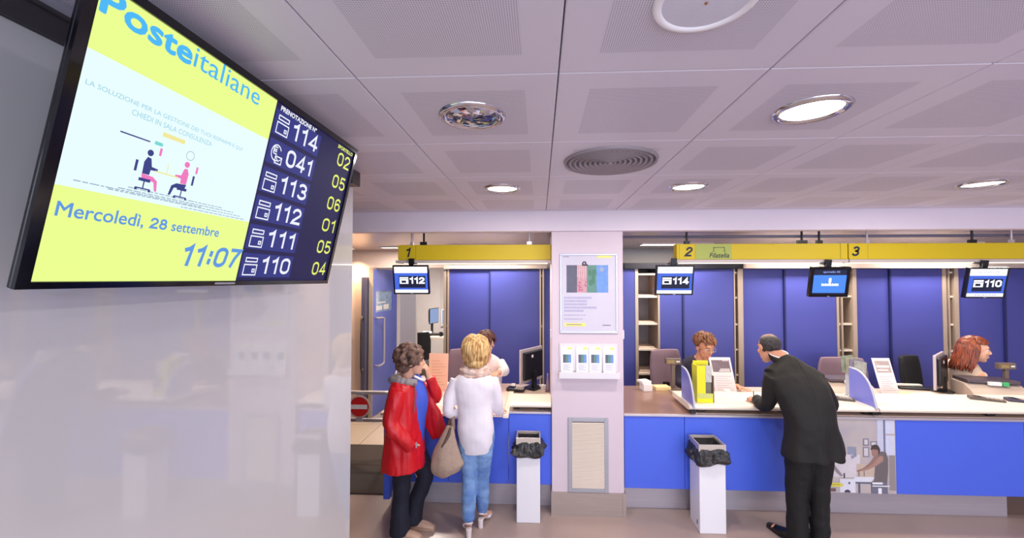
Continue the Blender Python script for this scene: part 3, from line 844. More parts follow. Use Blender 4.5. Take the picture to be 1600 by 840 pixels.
        if i != 1:      # card sliding out of a wallet
            for q in ((0, 0, .058, 0), (0, .034, .058, .034), (0, 0, 0, .034), (.058, 0, .058, .034), (.002, .044, .054, .044), (.002, .056, .054, .056), (.002, .044, .002, .056), (.054, .044, .054, .056), (.040, .010, .050, .010), (.040, .019, .050, .019), (.040, .010, .040, .019), (.050, .010, .050, .019)):
                ln(x + q[0], y + q[1], x + q[2], y + q[3])
        else:           # coin and envelope
            for k in range(14):
                a0 = pi * 0.15 + 1.55 * pi * k / 14; a1 = pi * 0.15 + 1.55 * pi * (k + 1) / 14
                p = [(x + .026 + .026 * cos(t) * q, y + .032 + .028 * sin(t) * q) for t, q in ((a0, 1), (a1, 1), (a1, .84), (a0, .84))]
                b.face([(u, v, -0.002) for u, v in p])
            for q in ((.026, .0, .058, .0), (.026, .022, .058, .022), (.026, 0, .026, .022), (.058, 0, .058, .022), (.012, .036, .026, .036), (.012, .042, .026, .042), (.012, .03, .012, .048), (.016, .05, .028, .05), (.016, .028, .028, .028)):
                ln(x + q[0], y + q[1], x + q[2], y + q[3])
            for p in (((.026, .022), (.042, .010)), ((.058, .022), (.042, .010))):
                (u0, v0), (u1, v1) = p
                b.face([(x + u0, y + v0, -.002), (x + u1, y + v1, -.002), (x + u1, y + v1 - .004, -.002), (x + u0, y + v0 - .004, -.002)])
        b.obj('service_icon', wh, r)
    B(TVF).rect(0.46, 0.54, -0.612, -0.606, 0.0042).obj('maker_mark', mat('bezel_print', (150, 150, 160), 0.5), r)
    # bracket to the wall
    B().box(WALLX, WALLX + 0.02, 1.10, 1.42, 2.30, 2.60).rod((WALLX + .01, 1.18, 2.52), (-0.90, 1.18, 2.52), 0.014).rod((WALLX + .01, 1.34, 2.52), (-0.90, 1.34, 2.52), 0.014).rod((WALLX + .01, 1.26, 2.34), (-0.93, 1.26, 2.34), 0.014).obj('wall_bracket', M_DARKMETAL, r)
television()

# ------------------------------------------------------------------ the small monitors hanging over each position
def queue_monitor(x, zt, label, num, head, dark=False, foot=None, ym=3.93):
    r = root('queue_monitor', label, 'monitor', (x + 0.175, ym + 0.03, zt - 0.28), 'small queue monitors hanging below the signs')
    t = radians(11)
    F = frame((x, ym, zt), (1, 0, 0), (0, -sin(t), cos(t)))
    W, H = 0.352, 0.284
    B(F).box(0, W, -H, 0, -0.035, -0.003).obj('housing', M_BLACKGLOSS, r, bevel=0.004)
    bz = 0.013 if not dark else 0.026
    hb = 0.056 if dark else 0.013
    B(F).box(0, W, -bz, 0, -0.003, 0.003).box(0, W, -H, -H + bz, -0.003, 0.003).box(0, bz, -H + bz, -bz, -0.003, 0.003).box(W - bz, W, -H + bz, -bz, -0.003, 0.003).obj('bezel', M_BLACKGLOSS, r)
    wh = emit('monitor_white', (250, 250, 255), 1.25); bl = emit('monitor_blue', (72, 110, 230), 1.0); nv = emit('monitor_navy', (24, 28, 62), 1.0)
    if dark:
        B(F).rect(bz, W - bz, -H + bz, -bz, -0.002).obj('screen', nv, r)
        B(F).rect(bz + .002, W - bz - .002, -H + bz + .012, -0.078, -0.0015).obj('blue_field', emit('monitor_sky', (74, 140, 246), 1.1), r)
        text(head, F, 0.11, -0.062, 0.15, 0.024, emit('monitor_dim_text', (150, 170, 250), 1.0), r, bold=0.03, z=-0.001)
        b = B(F)
        b.prism([(0.168, -0.150), (0.166, -0.116), (0.174, -0.104), (0.186, -0.104), (0.192, -0.116), (0.190, -0.150)], -0.001, -0.0008)
        b.rect(0.172, 0.186, -0.172, -0.15, -0.001)
        b.obj('building_emblem', wh, r, label='white tower emblem')
        b = B(F)          # a blurred white name line, too small to read
        for q in range(10):
            u = 0.105 + q * 0.0157; b.rect(u, u + 0.0125, -0.180, -0.156 - 0.003 * (q % 2), -0.0005)
        b.obj('name_line', wh, r)
    else:
        B(F).rect(bz, W - bz, -0.205, -0.075, -0.002).obj('screen', bl, r)
        B(F).rect(bz, W - bz, -0.077, -bz, -0.002).obj('white_band', wh, r)
        B(F).rect(bz, W - bz, -H + bz, -0.24, -0.002).obj('white_band', wh, r)
        B(F).rect(bz, W - bz, -0.24, -0.205, -0.002).obj('blue_band', bl, r)
        B(F).rect(0.055, 0.315, -0.222, -0.105, -0.0015).obj('number_field', nv, r)
        digits(num, F, 0.160, -0.182, 0.148, 0.066, wh, r, 'ticket_number', sw=0.24, z=-0.001)
        b = B(F)
        b.rect(0.062, 0.148, -0.132, -0.116, -0.001).rect(0.062, 0.148, -0.150, -0.136, -0.001).rect(0.062, 0.080, -0.182, -0.150, -0.001).rect(0.125, 0.148, -0.182, -0.150, -0.001).rect(0.080, 0.125, -0.182, -0.172, -0.001)
        b.obj('wallet_icon', wh, r)
        if head: text(head, F, 0.085, -0.058, 0.185, 0.028, emit('monitor_grey_text', (168, 178, 214), 1.0), r, z=-0.001)
        if foot:
            b = B(F); u = 0.09
            while u < 0.27:
                w = random.uniform(.012, .024); b.rect(u, u + w, -0.262, -0.250, -0.001); u += w + 0.006
            b.obj('footer_print', emit('monitor_pale_text', (196, 196, 226), 1.0), r)
    B(F).box(0.15, 0.20, -0.13, 0.06, -0.06, -0.035).obj('mount_arm', M_BLACK, r)
    B().box(x + 0.14, x + 0.215, 3.98, 4.05, zt + 0.015, 2.308).obj('mount_block', M_DARKMETAL, r)
    B(F).rect(0.165, 0.19, -H + 0.003, -H + 0.009, 0.0035).obj('status_light', mat('bezel_print', (150, 150, 160), 0.5), r)
queue_monitor(-1.425, 2.284, 'small hanging monitor showing 112 below sign 1', '112', None)
queue_monitor(1.098, 2.280, 'small hanging monitor showing 114 right of the pillar', '114', 'sportello 02')
queue_monitor(2.515, 2.264, 'dark blue hanging monitor with a white emblem above the man in the suit', '', 'sportello 03', dark=True)
queue_monitor(3.905, 2.256, 'small hanging monitor showing 110 at the right', '110', 'sportello 04', foot=True)

# ------------------------------------------------------------------ pillar fittings
def poster():
    r = root('framed_poster', 'framed white poster with a four-colour picture on the pillar', 'poster', (0.45, 3.82, 1.655))
    F = frame((0.186, 3.831, 1.655), (1, 0, 0), (0, 0, 1)); W, H = 0.529, 0.732
    al = mat('frame_aluminium', (196, 198, 220), 0.35, 0.4)
    B(F).box(0, W, 0, 0.018, 0, 0.014).box(0, W, H - 0.018, H, 0, 0.014).box(0, 0.018, 0.018, H - 0.018, 0, 0.014).box(W - 0.018, W, 0.018, H - 0.018, 0, 0.014).obj('snap_frame', al, r, bevel=0.003)
    B(F).box(0.015, W - 0.015, 0.015, H - 0.015, 0, 0.004).obj('sheet', mat('poster_sheet', (202, 196, 212), 0.45), r)
    Z = 0.0048
    cols = ((0, .097, (92, 92, 112)), (.097, .187, (196, 150, 160)), (.187, .275, (90, 136, 124)), (.275, .382, (104, 146, 214)))
    for k, (a, c, q) in enumerate(cols):
        B(F).rect(0.062 + a, 0.062 + c, 0.372, 0.625, Z).obj('picture_field', mat('poster_colour_%d' % k, q, 0.5, var=0.25, vscale=25), r)
    b = B(F)
    for k in range(5): b.rect(0.162 + k * 0.018, 0.166 + k * 0.018, 0.52 - k % 2 * .02, 0.622, Z + .0006)
    b.obj('picture_forks', mat('poster_pale', (220, 200, 190), 0.5), r)
    b = B(F)
    for k in range(16):
        b.disc(0.170 + random.uniform(0, .07), 0.39 + random.uniform(0, .09), 0.009, Z + .0006 + k * 1e-5, 8)
    b.obj('picture_berries', mat('poster_rose', (190, 104, 130), 0.5), r)
    b = B(F)
    for k in range(7): b.disc(0.262 + random.uniform(0, .06), 0.44 + random.uniform(0, .14), 0.016, Z + .0006 + k * 1e-5, 8, 0.03)
    b.obj('picture_leaves', mat('poster_leaf', (70, 120, 96), 0.5), r)
    B(F).disc(0.385, 0.585, 0.022, Z + .0006, 16).face([(0.395, 0.575, Z + .0006), (0.402, 0.58, Z + .0006), (0.425, 0.535, Z + .0006), (0.416, 0.53, Z + .0006)])
    B(F).disc(0.385, 0.585, 0.022, Z + .0006, 16).obj('picture_lens', mat('poster_lens', (150, 160, 190), 0.5), r)
    b = B(F); b.limb([(0.21, 0.625, .008), (0.215, 0.65, .010), (0.235, 0.655, .010), (0.24, 0.628, .008)], [0.005] * 4, n=6, res=3); b.rect(0.205, 0.26, 0.62, 0.632, Z + .001)
    b.obj('picture_clip', M_INK, r)
    pr = mat('poster_print', (168, 164, 200), 0.6)
    for k, (y, w) in enumerate(((0.315, .245), (0.285, .205), (0.255, .20), (0.225, .30), (0.195, .165), (0.16, .19), (0.125, .16))):
        b = B(F); u = 0.038
        while u < 0.038 + w:
            lw = random.uniform(0.008, 0.016); hgt = 0.018 if k < 5 else 0.009
            b.rect(u, u + lw, y, y + hgt, Z).rect(u + lw * .3, u + lw * .7, y + hgt * .3, y + hgt * .8, Z + .0003); u += lw + 0.004
        b.obj('print_line', pr, r)
    B(F).rect(0.04, 0.235, 0.062, 0.092, Z).obj('yellow_tab', mat('poster_yellow', (232, 226, 120), 0.5), r)
    B(F).rect(0.342, 0.475, 0.692, 0.713, Z).obj('yellow_tab', mat('poster_yellow', (232, 226, 120), 0.5), r)
    B(F).rect(0.06, 0.20, 0.074, 0.081, Z + .0005).rect(0.032, 0.085, 0.700, 0.706, Z).rect(0.39, 0.465, 0.068, 0.078, Z).obj('print_line', mat('poster_grey_print', (136, 132, 150), 0.6), r)
poster()

def leaflet_rack():
    r = root('leaflet_rack', 'white wall rack for leaflets on the pillar under the poster', 'rack', (0.445, 3.82, 1.25))
    B().box(0.180, 0.712, 3.820, 3.831, 1.30, 1.56).obj('back_plate', mat('frosted_acrylic', (222, 214, 222), 0.3), r, bevel=0.002)
    Fp = frame((0.176, 0, 0), (0, 1, 0), (0, 0, 1))
    B(Fp).prism([(3.831, 1.252), (3.752, 1.256), (3.742, 1.312), (3.746, 1.314), (3.760, 1.270), (3.831, 1.268)], 0, 0.542).obj('tray', M_WHITE, r, label='white angled tray')
leaflet_rack()
for k in range(4):
    x = 0.193 + k * 0.128 + (0.012 if k == 1 else 0.0)
    lab = ['leftmost', 'second from left', 'third from left', 'rightmost'][k] + ' of the four white leaflets in the pillar rack'
    r = root('leaflet', lab, 'leaflet', (x + 0.05, 3.79, 1.27), 'leaflets in the pillar rack')
    F = frame((x, 3.800, 1.272), (1, 0, 0), (0, 0.06, 1))
    B(F).box(0, 0.112, 0, 0.262, -0.006, 0.0).obj('booklet', M_PAPER, r)
    B(F).rect(0.02, 0.046, 0.115, 0.19, 0.0006).obj('picture', mat('poster_colour_0', (92, 92, 112), 0.5), r)
    B(F).rect(0.046, 0.068, 0.115, 0.19, 0.0006).obj('picture', mat('poster_colour_2', (90, 136, 124), 0.5), r)
    B(F).rect(0.068, 0.094, 0.115, 0.19, 0.0006).obj('picture', mat('poster_colour_3', (104, 146, 214), 0.5), r)
    B(F).rect(0.06, 0.104, 0.236, 0.254, 0.0006).obj('yellow_tab', mat('poster_yellow', (232, 226, 120), 0.5), r)
    b = B(F)
    for q in range(5): b.rect(0.02, 0.09 - (q % 2) * .02, 0.05 + q * 0.011, 0.054 + q * 0.011, 0.0006)
    b.obj('print_line', mat('poster_print', (168, 164, 200), 0.6), r)

def grille():
    r = root('vent_grille', 'tall louvred vent grille low on the white pillar', 'vent', (0.44, 3.82, 0.21))
    x0, x1, z0, z1 = 0.259, 0.622, 0.212, 0.885
    fm = mat('grille_frame_grey', (170, 170, 180), 0.4, 0.3)
    for q in ((x0, x0 + 0.035, z0, z1), (x1 - 0.035, x1, z0, z1), (x0 + 0.035, x1 - 0.035, z0, z0 + 0.035), (x0 + 0.035, x1 - 0.035, z1 - 0.035, z1)):
        B().box(q[0], q[1], 3.817, 3.832, q[2], q[3]).obj('frame_bar', fm, r, bevel=0.002, seg=1)
    B().box(x0 + 0.035, x1 - 0.035, 3.8285, 3.8315, z0 + 0.035, z1 - 0.035).obj('dark_back', mat('vent_dark', (104, 92, 88), 0.7), r)
    Fp = frame((x0 + 0.035, 0, 0), (0, 1, 0), (0, 0, 1)); b = B(Fp)
    n = 44
    for k in range(n):
        z = z0 + 0.04 + k * (z1 - z0 - 0.08) / n
        b.prism([(3.818, z), (3.819, z + 0.002), (3.826, z + 0.0085), (3.827, z + 0.006)], 0, x1 - x0 - 0.07)
    o = b.obj('louvre_slats', mat('louvre_cream', (236, 220, 206), 0.4), r); o['kind'] = 'stuff'
    for x in (x0 + .017, x1 - .017):
        for z in (z0 + 0.06, z1 - 0.06):
            B(frame((x, 3.817, z), (1, 0, 0), (0, 0, 1))).lathe([(0, .003), (.005, .002), (.006, 0)], 8).obj('screw', M_STEEL, r)
grille()

# ------------------------------------------------------------------ waste bins
def bin_(x0, x1, y0, y1, label):
    r = root('waste_bin', label, 'bin', ((x0 + x1) / 2, (y0 + y1) / 2, 0), 'tall white waste bins at the counter')
    B().box(x0, x1, y0, y1, 0.0, 0.66).obj('body', M_WHITE, r, bevel=0.006)
    B().box(x0 - .0015, x0 + 0.02, y0 + 0.05, y0 + 0.065, 0.05, 0.085).obj('latch_slot', M_DARKMETAL, r)
    zt = 0.745; w = 0.008
    b = B()
    e = 0.004
    b.box(x0 - e, x1 + e, y0 - e, y0 + w, 0.685, zt).box(x0 - e, x1 + e, y1 - w, y1 + e, 0.685, zt).box(x0 - e, x0 + w, y0 + w, y1 - w, 0.685, zt).box(x1 - w, x1 + e, y0 + w, y1 - w, 0.685, zt)
    b.obj('rim', mat('rim_steel', (200, 188, 178), 0.3, 0.5), r, bevel=0.001, seg=1, label='steel rim holding the bag')
    # bag: a crumpled skirt outside and a lining inside
    b = B(); n = 56; cx, cy = (x0 + x1) / 2, (y0 + y1) / 2; hx, hy = (x1 - x0) / 2, (y1 - y0) / 2
    prof = [(-0.012, 0.45, 0), (-0.010, 0.72, 0), (-0.004, 0.725, 0.0), (0.006, 0.70, .006), (0.020, 0.67, .014), (0.034, 0.64, .018), (0.042, 0.61, .02), (0.026, 0.585, .016), (0.008, 0.575, .01), (0.003, 0.585, 0.0)]
    rings = []
    for off, z, amp in prof:
        ring = []
        for k in range(n):
            a = 2 * pi * k / n; ca, sa = cos(a), sin(a)
            f = 1 / max(abs(ca), abs(sa))
            f = min(f, 1.30)
            nz = noise.noise(Vector((ca * 3.2, sa * 3.2, z * 22 + x0))) * amp * 1.8
            droop = (0.03 * (noise.noise(Vector((ca * 1.3 + x0, sa * 1.3, 3))) - 0.3 * ca) if amp > 0.009 else 0)
            ring.append(b.v((cx + ca * f * (hx + off) + ca * nz, cy + sa * f * (hy + off) + sa * nz, z + nz * 0.5 - droop * .9)))
        rings.append(ring)
    for p, q in zip(rings, rings[1:]):
        for k in range(n): b.bm.faces.new([p[k], p[(k + 1) % n], q[(k + 1) % n], q[k]])
    b.bm.faces.new(rings[0])
    b.obj('bag', mat('black_bin_bag', (40, 38, 40), 0.28, var=0.2, bump=0.9, bscale=38), r, label='crumpled black bin bag', recalc=True)
bin_(-0.207, 0.002, 3.69, 3.86, 'white waste bin with black bag left of the pillar')
bin_(1.352, 1.572, 3.605, 3.835, 'white waste bin with black bag right of the pillar')

# ------------------------------------------------------------------ printed panel on the counter front
def counter_print():
    r = root('printed_panel', 'faded photo print of a man stretching his arms on the counter front', 'poster', (2.88, 3.865, 0.24))
    F = frame((2.594, 3.869, 0.239), (1, 0, 0), (0, 0, 1)); W, H = 0.580, 0.652
    k = [0]
    def lay(name, q, pts=None, **kw):
        k[0] += 1
        b = B(F); z = 0.0012 + k[0] * 0.00015
        if pts: b.face([(u, v, z) for u, v in pts])
        return b, z, q, name
    B(F).box(0, W, 0, H, -0.0005, 0.001).obj('sheet', mat('print_wall_beige', (196, 184, 178), 0.5, col2=(178, 170, 178), vscale=4), r)
    def poly(name, q, *polys):
        k[0] += 1; z = 0.0012 + k[0] * 0.00015; b = B(F)
        for p in polys:
            b = B(F); b.face([(u, v, z) for u, v in p]); b.obj(name, mat('print_%d_%d_%d' % q, q, 0.5, var=0.12, vscale=18), r)
    def rc(u0, u1, v0, v1): return [(u0, v0), (u1, v0), (u1, v1), (u0, v1)]
    poly('print_pale_wall', (214, 206, 212), rc(0.03, 0.27, 0.14, 0.34))
    poly('print_window_post', (196, 200, 222), rc(0.425, 0.475, 0.32, H))
    poly('print_window_dark', (112, 118, 150), rc(0.478, 0.492, 0.05, H))
    poly('print_window', (206, 210, 232), rc(0.495, 0.572, 0.53, H - 0.005), rc(0.495, 0.572, 0.34, 0.515))
    poly('print_sill', (150, 140, 140), rc(0.52, 0.575, 0.03, 0.34))
    poly('print_frame', (132, 128, 146), rc(0.298, 0.350, 0.42, 0.485), rc(0.362, 0.42, 0.42, 0.462), rc(0.296, 0.352, 0.32, 0.41))
    poly('print_frame_inner', (208, 202, 206), rc(0.310, 0.340, 0.432, 0.475), rc(0.306, 0.342, 0.33, 0.40), rc(0.372, 0.41, 0.428, 0.452))
    poly('print_picture', (146, 150, 172), rc(0.165, 0.24, 0.34, 0.41), [(0.20, 0.30), (0.245, 0.33), (0.235, 0.345), (0.19, 0.33)])
    poly('print_sofa', (200, 180, 164), rc(0.24, 0.40, 0.14, 0.26))
    poly('print_table', (222, 222, 234), [(0.20, 0.10), (0.36, 0.10), (0.40, 0.145), (0.22, 0.145)])
    poly('print_table_leg', (96, 100, 124), rc(0.215, 0.38, 0.085, 0.10), rc(0.25, 0.268, 0.0, 0.085), rc(0.36, 0.375, 0.0, 0.085))
    poly('print_bottle', (80, 78, 96), rc(0.125, 0.138, 0.13, 0.175), rc(0.255, 0.262, 0.15, 0.21), rc(0.30, 0.306, 0.15, 0.21))
    poly('print_trousers', (112, 112, 132), [(0.36, 0.0), (0.505, 0.0), (0.50, 0.11), (0.375, 0.11)])
    poly('print_shirt', (112, 104, 106), [(0.385, 0.10), (0.500, 0.10), (0.510, 0.20), (0.512, 0.31), (0.495, 0.365), (0.455, 0.375), (0.425, 0.355), (0.40, 0.30), (0.395, 0.20)])
    poly('print_far_arm', (150, 116, 108), [(0.43, 0.34), (0.40, 0.335), (0.355, 0.27), (0.30, 0.225), (0.24, 0.200), (0.245, 0.188), (0.305, 0.208), (0.37, 0.25), (0.42, 0.30)])
    poly('print_arm', (172, 134, 122), [(0.47, 0.33), (0.44, 0.335), (0.395, 0.275), (0.335, 0.232), (0.27, 0.205), (0.272, 0.193), (0.345, 0.212), (0.41, 0.245), (0.47, 0.29)])
    poly('print_face', (160, 122, 112), [(0.372, 0.36), (0.378, 0.335), (0.400, 0.325), (0.425, 0.345), (0.43, 0.395), (0.375, 0.395)])
    poly('print_hair', (74, 62, 64), [(0.362, 0.385), (0.372, 0.42), (0.40, 0.435), (0.43, 0.425), (0.446, 0.39), (0.440, 0.355), (0.428, 0.35), (0.425, 0.385), (0.39, 0.392)])
    poly('print_striped_sleeve', (150, 136, 140), [(0.0, 0.285), (0.035, 0.27), (0.075, 0.21), (0.12, 0.155), (0.10, 0.145), (0.055, 0.19), (0.02, 0.235), (0.0, 0.245)])
    poly('print_white_box', (224, 224, 236), rc(0.09, 0.225, 0.005, 0.125))
    poly('print_wheel', (70, 68, 90), [(0.155 + 0.028 * cos(pi * t / 8), 0.005 + 0.026 * sin(pi * t / 8)) for t in range(9)], rc(0.165, 0.18, 0.08, 0.098))
    poly('print_yellow_strip', (226, 216, 80), [(0.0, 0.055), (0.10, 0.055), (0.125, 0.07), (0.10, 0.088), (0.0, 0.088)])
    poly('print_yellow_text', (150, 140, 60), rc(0.01, 0.09, 0.069, 0.075))
    poly('print_brown_strip', (120, 88, 92), rc(0.0, 0.055, 0.012, 0.04))
    poly('print_caption', (240, 240, 248), rc(0.37, 0.46, 0.083, 0.10), rc(0.37, 0.52, 0.063, 0.072), rc(0.42, 0.45, 0.0, 0.05))
counter_print()

# ------------------------------------------------------------------ blue dividers standing on the customer shelf
def divider(x, label, m=None, dy=0.0, dz=0.0, h=1.0):
    r = root('privacy_divider', label, 'divider', (x, 3.98 + dy, 1.003 + dz), 'curved dividers on the counters')
    prof = [(3.815, .985), (3.822, 1.03), (3.850, 1.12), (3.895, 1.205), (3.955, 1.262), (4.03, 1.292), (4.13, 1.298), (4.13, 1.004), (3.86, 1.004)]
    prof = [(a + dy, (c - 1.0) * h + 1.0 + dz) for a, c in prof]
    B(frame((x - 0.007, 0, 0), (0, 1, 0), (0, 0, 1))).prism(prof, 0, 0.014).obj('panel', m or M_LEDBLUE, r, bevel=0.002, seg=1)
    pts = [(x, a, c) for a, c in prof[:7]]
    B().limb(pts, [0.009] * 7, n=8, res=2).obj('edge_strip', mat('pale_edge_strip', (190, 192, 214), 0.35), r, smooth=True)
    B().box(x - 0.022, x + 0.022, 3.83 + dy, 3.88 + dy, 0.935 + dz, 0.957 + dz).obj('clamp', M_BLACK, r)
divider(1.392, 'blue curved divider beside the yellow brochure stand')
divider(3.000, 'blue curved divider right of the man in the dark suit', dy=0.03)
divider(4.74, 'blue divider cut off by the right edge of the picture', dy=0.1)
divider(-1.43, 'dark grey curved divider behind the woman in the red coat', mat('dark_grey_panel', (84, 80, 88), 0.4), dy=0.10, dz=-0.07, h=1.1)

# ------------------------------------------------------------------ things on the counters
def easel(x, y, z, w, h, label, kind, lean=0.22, yaw=0.0):
    r = root('counter_card', label, 'sign', (x + w / 2, y, z), 'tilted cards standing on the counters')
    F = frame((x, y, z), (cos(yaw), sin(yaw), 0), (-0.1 if kind != 'pink' else 0, lean, 1))
    fm = mat('card_frame_white', (232, 222, 226), 0.4)
    if kind == 'pink':
        B(F).box(0, w, 0, h, -0.004, 0).obj('card', mat('pink_card', (232, 186, 170), 0.6), r)
        b = B(F)
        for q in range(9): b.rect(0.03, w - 0.03 - (q % 3) * 0.03, 0.06 + q * 0.032, 0.064 + q * 0.032, 0.0008)
        b.obj('print_line', mat('pink_print', (206, 130, 120), 0.6), r)
    else:
        B(F).box(0, w, 0, h, -0.006, 0).obj('card', fm, r, bevel=0.003, seg=1)
        B(F).rect(0.02, w - 0.02, h * 0.60, h - 0.03, 0.0006).obj('picture', mat('card_picture_' + kind, (120, 104, 116) if kind == 'dark' else (176, 160, 160), 0.5, var=0.3, vscale=20), r)
        b = B(F)
        if kind == 'dark':
            b.rect(0.10, w - 0.03, h * 0.66, h * 0.69, 0.0012).rect(0.085, w - 0.03, h * 0.615, h * 0.645, 0.0012).rect(w * .6, w - .03, h * .9, h * .915, .0012)
        else:
            b.rect(0.03, w - 0.03, h * 0.74, h * 0.80, 0.0012).rect(0.03, w - 0.05, h * 0.65, h * 0.69, 0.0012)
        b.obj('title_print', fm, r)
        b = B(F)
        for q in range(7): b.rect(0.03, w - 0.03 - (q % 3) * 0.02, h * 0.12 + q * h * .06, h * 0.13 + q * h * .06, 0.0008)
        b.obj('print_line', mat('card_print', (176, 162, 172), 0.6), r)
    B(F).box(w * .35, w * .65, 0.0, 0.02, -0.10, -0.006).obj('foot', M_GREYPL, r)
easel(1.875, 4.52, 0.922, 0.23, 0.39, 'white framed card with dark picture in front of the short-haired clerk', 'dark')
easel(3.63, 4.58, 0.922, 0.19, 0.385, 'white leaning card beside the blue divider right of the man', 'pale')
easel(-1.225, 4.50, 0.932, 0.215, 0.40, 'pink printed card on the left counter between the two women', 'pink', lean=0.12)

def brochure_stand():
    r = root('brochure_stand', 'bright yellow brochure stand beside the blue divider', 'brochure stand', (1.54, 4.0, 1.004))
    ye = mat('brochure_yellow', (236, 228, 20), 0.4)
    Fp = frame((1.46, 0, 0), (0, 1, 0), (0, 0, 1))
    b = B(); b.box(1.462, 1.470, 3.93, 4.06, 1.004, 1.345).box(1.470, 1.612, 4.052, 4.06, 1.004, 1.37)
    b.box(1.470, 1.606, 3.93, 3.937, 1.004, 1.09).box(1.470, 1.54, 3.93, 3.937, 1.09, 1.345)
    b.obj('holder', ye, r)
    B().box(1.475, 1.60, 3.95, 4.045, 1.006, 1.33).obj('brochures', mat('grey_brochures', (122, 120, 104), 0.5, var=0.3, vscale=18), r)
    B().box(1.606, 1.618, 3.935, 4.05, 1.004, 1.25).obj('side_board', mat('brown_board', (110, 84, 70), 0.5), r)
    B().box(1.545, 1.60, 3.940, 3.947, 1.19, 1.345).obj('leaflet_front', mat('picture_leaflet', (200, 196, 190), 0.5, var=0.3, vscale=40), r)
    B().box(1.47, 1.60, 3.928, 3.930, 1.045, 1.09).obj('label_strip', mat('pale_lime', (206, 208, 120), 0.5), r)
brochure_stand()

def pole_display(x, y, label, z=0.92):
    r = root('customer_display', label, 'display', (x, y, z), 'customer displays on poles')
    m = mat('display_brown_grey', (112, 96, 88), 0.45)
    B().box(x - 0.075, x + 0.075, y - 0.05, y + 0.05, z, z + 0.018).obj('base', m, r, bevel=0.004)
    B().box(x - 0.02, x + 0.02, y - 0.014, y + 0.014, z + 0.018, z + 0.28).obj('pole', m, r, bevel=0.003)
    B().box(x - 0.085, x + 0.085, y - 0.025, y + 0.025, z + 0.28, z + 0.345).obj('head', m, r, bevel=0.006)
    B().box(x - 0.07, x + 0.01, y - 0.027, y - 0.025, z + 0.292, z + 0.330).obj('window', mat('display_window', (150, 130, 84), 0.2), r)
    B().box(x + 0.03, x + 0.045, y - 0.028, y - 0.025, z + 0.305, z + 0.32).box(x + 0.05, x + 0.065, y - 0.028, y - 0.025, z + 0.305, z + 0.32).obj('digit', emit('display_digit', (236, 232, 220), 1.2), r)
pole_display(1.492, 4.72, 'customer display on a pole at the left end of counter 2')
pole_display(4.93, 4.62, 'customer display on a pole in front of the red-haired clerk')

def office_chair(x, y, rz, label, m, seat=0.60, top=1.22, w=0.46):
    r = root('office_chair', label, 'chair', (x, y, 0), 'office chairs')
    T = Matrix.Translation((x, y, 0)) @ Matrix.Rotation(rz, 4, 'Z')
    b = B(T); b.box(-w / 2, w / 2, -0.22, 0.22, seat - 0.07, seat); b.obj('seat', m, r, bevel=0.03, seg=3)
    # curved backrest
    b = B(T); n = 8; rows = 6
    for i in range(rows):
        for k in range(n): pass
    def bp(u, v, t):
        ww = w / 2 * (1.0 - 0.25 * max(0, v - .6) ** 2 * 4)
        return (u * ww, 0.24 + 0.05 * v - 0.06 * u * u + t, seat + 0.08 + v * (top - seat - 0.08))
    for t, fl in ((0, False), (0.05, True)):
        pass
    fr = [[b.v(bp(-1 + 2 * k / n, i / rows, 0)) for k in range(n + 1)] for i in range(rows + 1)]
    bk = [[b.v(bp(-1 + 2 * k / n, i / rows, 0.045)) for k in range(n + 1)] for i in range(rows + 1)]
    for g in (fr, bk):
        for i in range(rows):
            for k in range(n): b.bm.faces.new([g[i][k], g[i][k + 1], g[i + 1][k + 1], g[i + 1][k]])
    for i in range(rows):
        b.bm.faces.new([fr[i][0], fr[i + 1][0], bk[i + 1][0], bk[i][0]]); b.bm.faces.new([fr[i][n], fr[i + 1][n], bk[i + 1][n], bk[i][n]])
    for k in range(n):
        b.bm.faces.new([fr[0][k], fr[0][k + 1], bk[0][k + 1], bk[0][k]]); b.bm.faces.new([fr[rows][k], fr[rows][k + 1], bk[rows][k + 1], bk[rows][k]])
    b.obj('backrest', m, r, bevel=0.012, smooth=True)
    B(T).box(-0.03, 0.03, 0.20, 0.27, seat - 0.06, seat + 0.25).obj('back_post', M_BLACK, r)
    B(T).rod((0, 0, 0.08), (0, 0, seat - 0.06), 0.03).obj('column', M_BLACK, r)
    for k in range(5):
        a = 2 * pi * k / 5
        B(T).limb([(0, 0, 0.10), (0.27 * cos(a), 0.27 * sin(a), 0.06)], [(0.028, 0.022), (0.02, 0.015)], side=(-sin(a), cos(a), 0), n=8, res=1).obj('star_leg', M_BLACK, r)
        B(T).blob((0.27 * cos(a), 0.27 * sin(a), 0.028), 0.028, sub=2).obj('castor', M_BLACK, r, smooth=True)
    return r
office_chair(1.68, 5.12, 0.35, 'mauve chair of the short-haired clerk', M_MAUVE, top=1.25)
office_chair(3.74, 5.10, -0.1, 'empty mauve chair behind the blue divider', M_MAUVE, top=1.17, w=0.56)
office_chair(4.72, 5.16, 0.5, 'dark chair of the red-haired clerk', M_BLACKFAB, top=1.19)
office_chair(-0.92, 5.12, 0.2, 'mauve chair of the clerk in the white shirt', M_MAUVE, top=1.24)

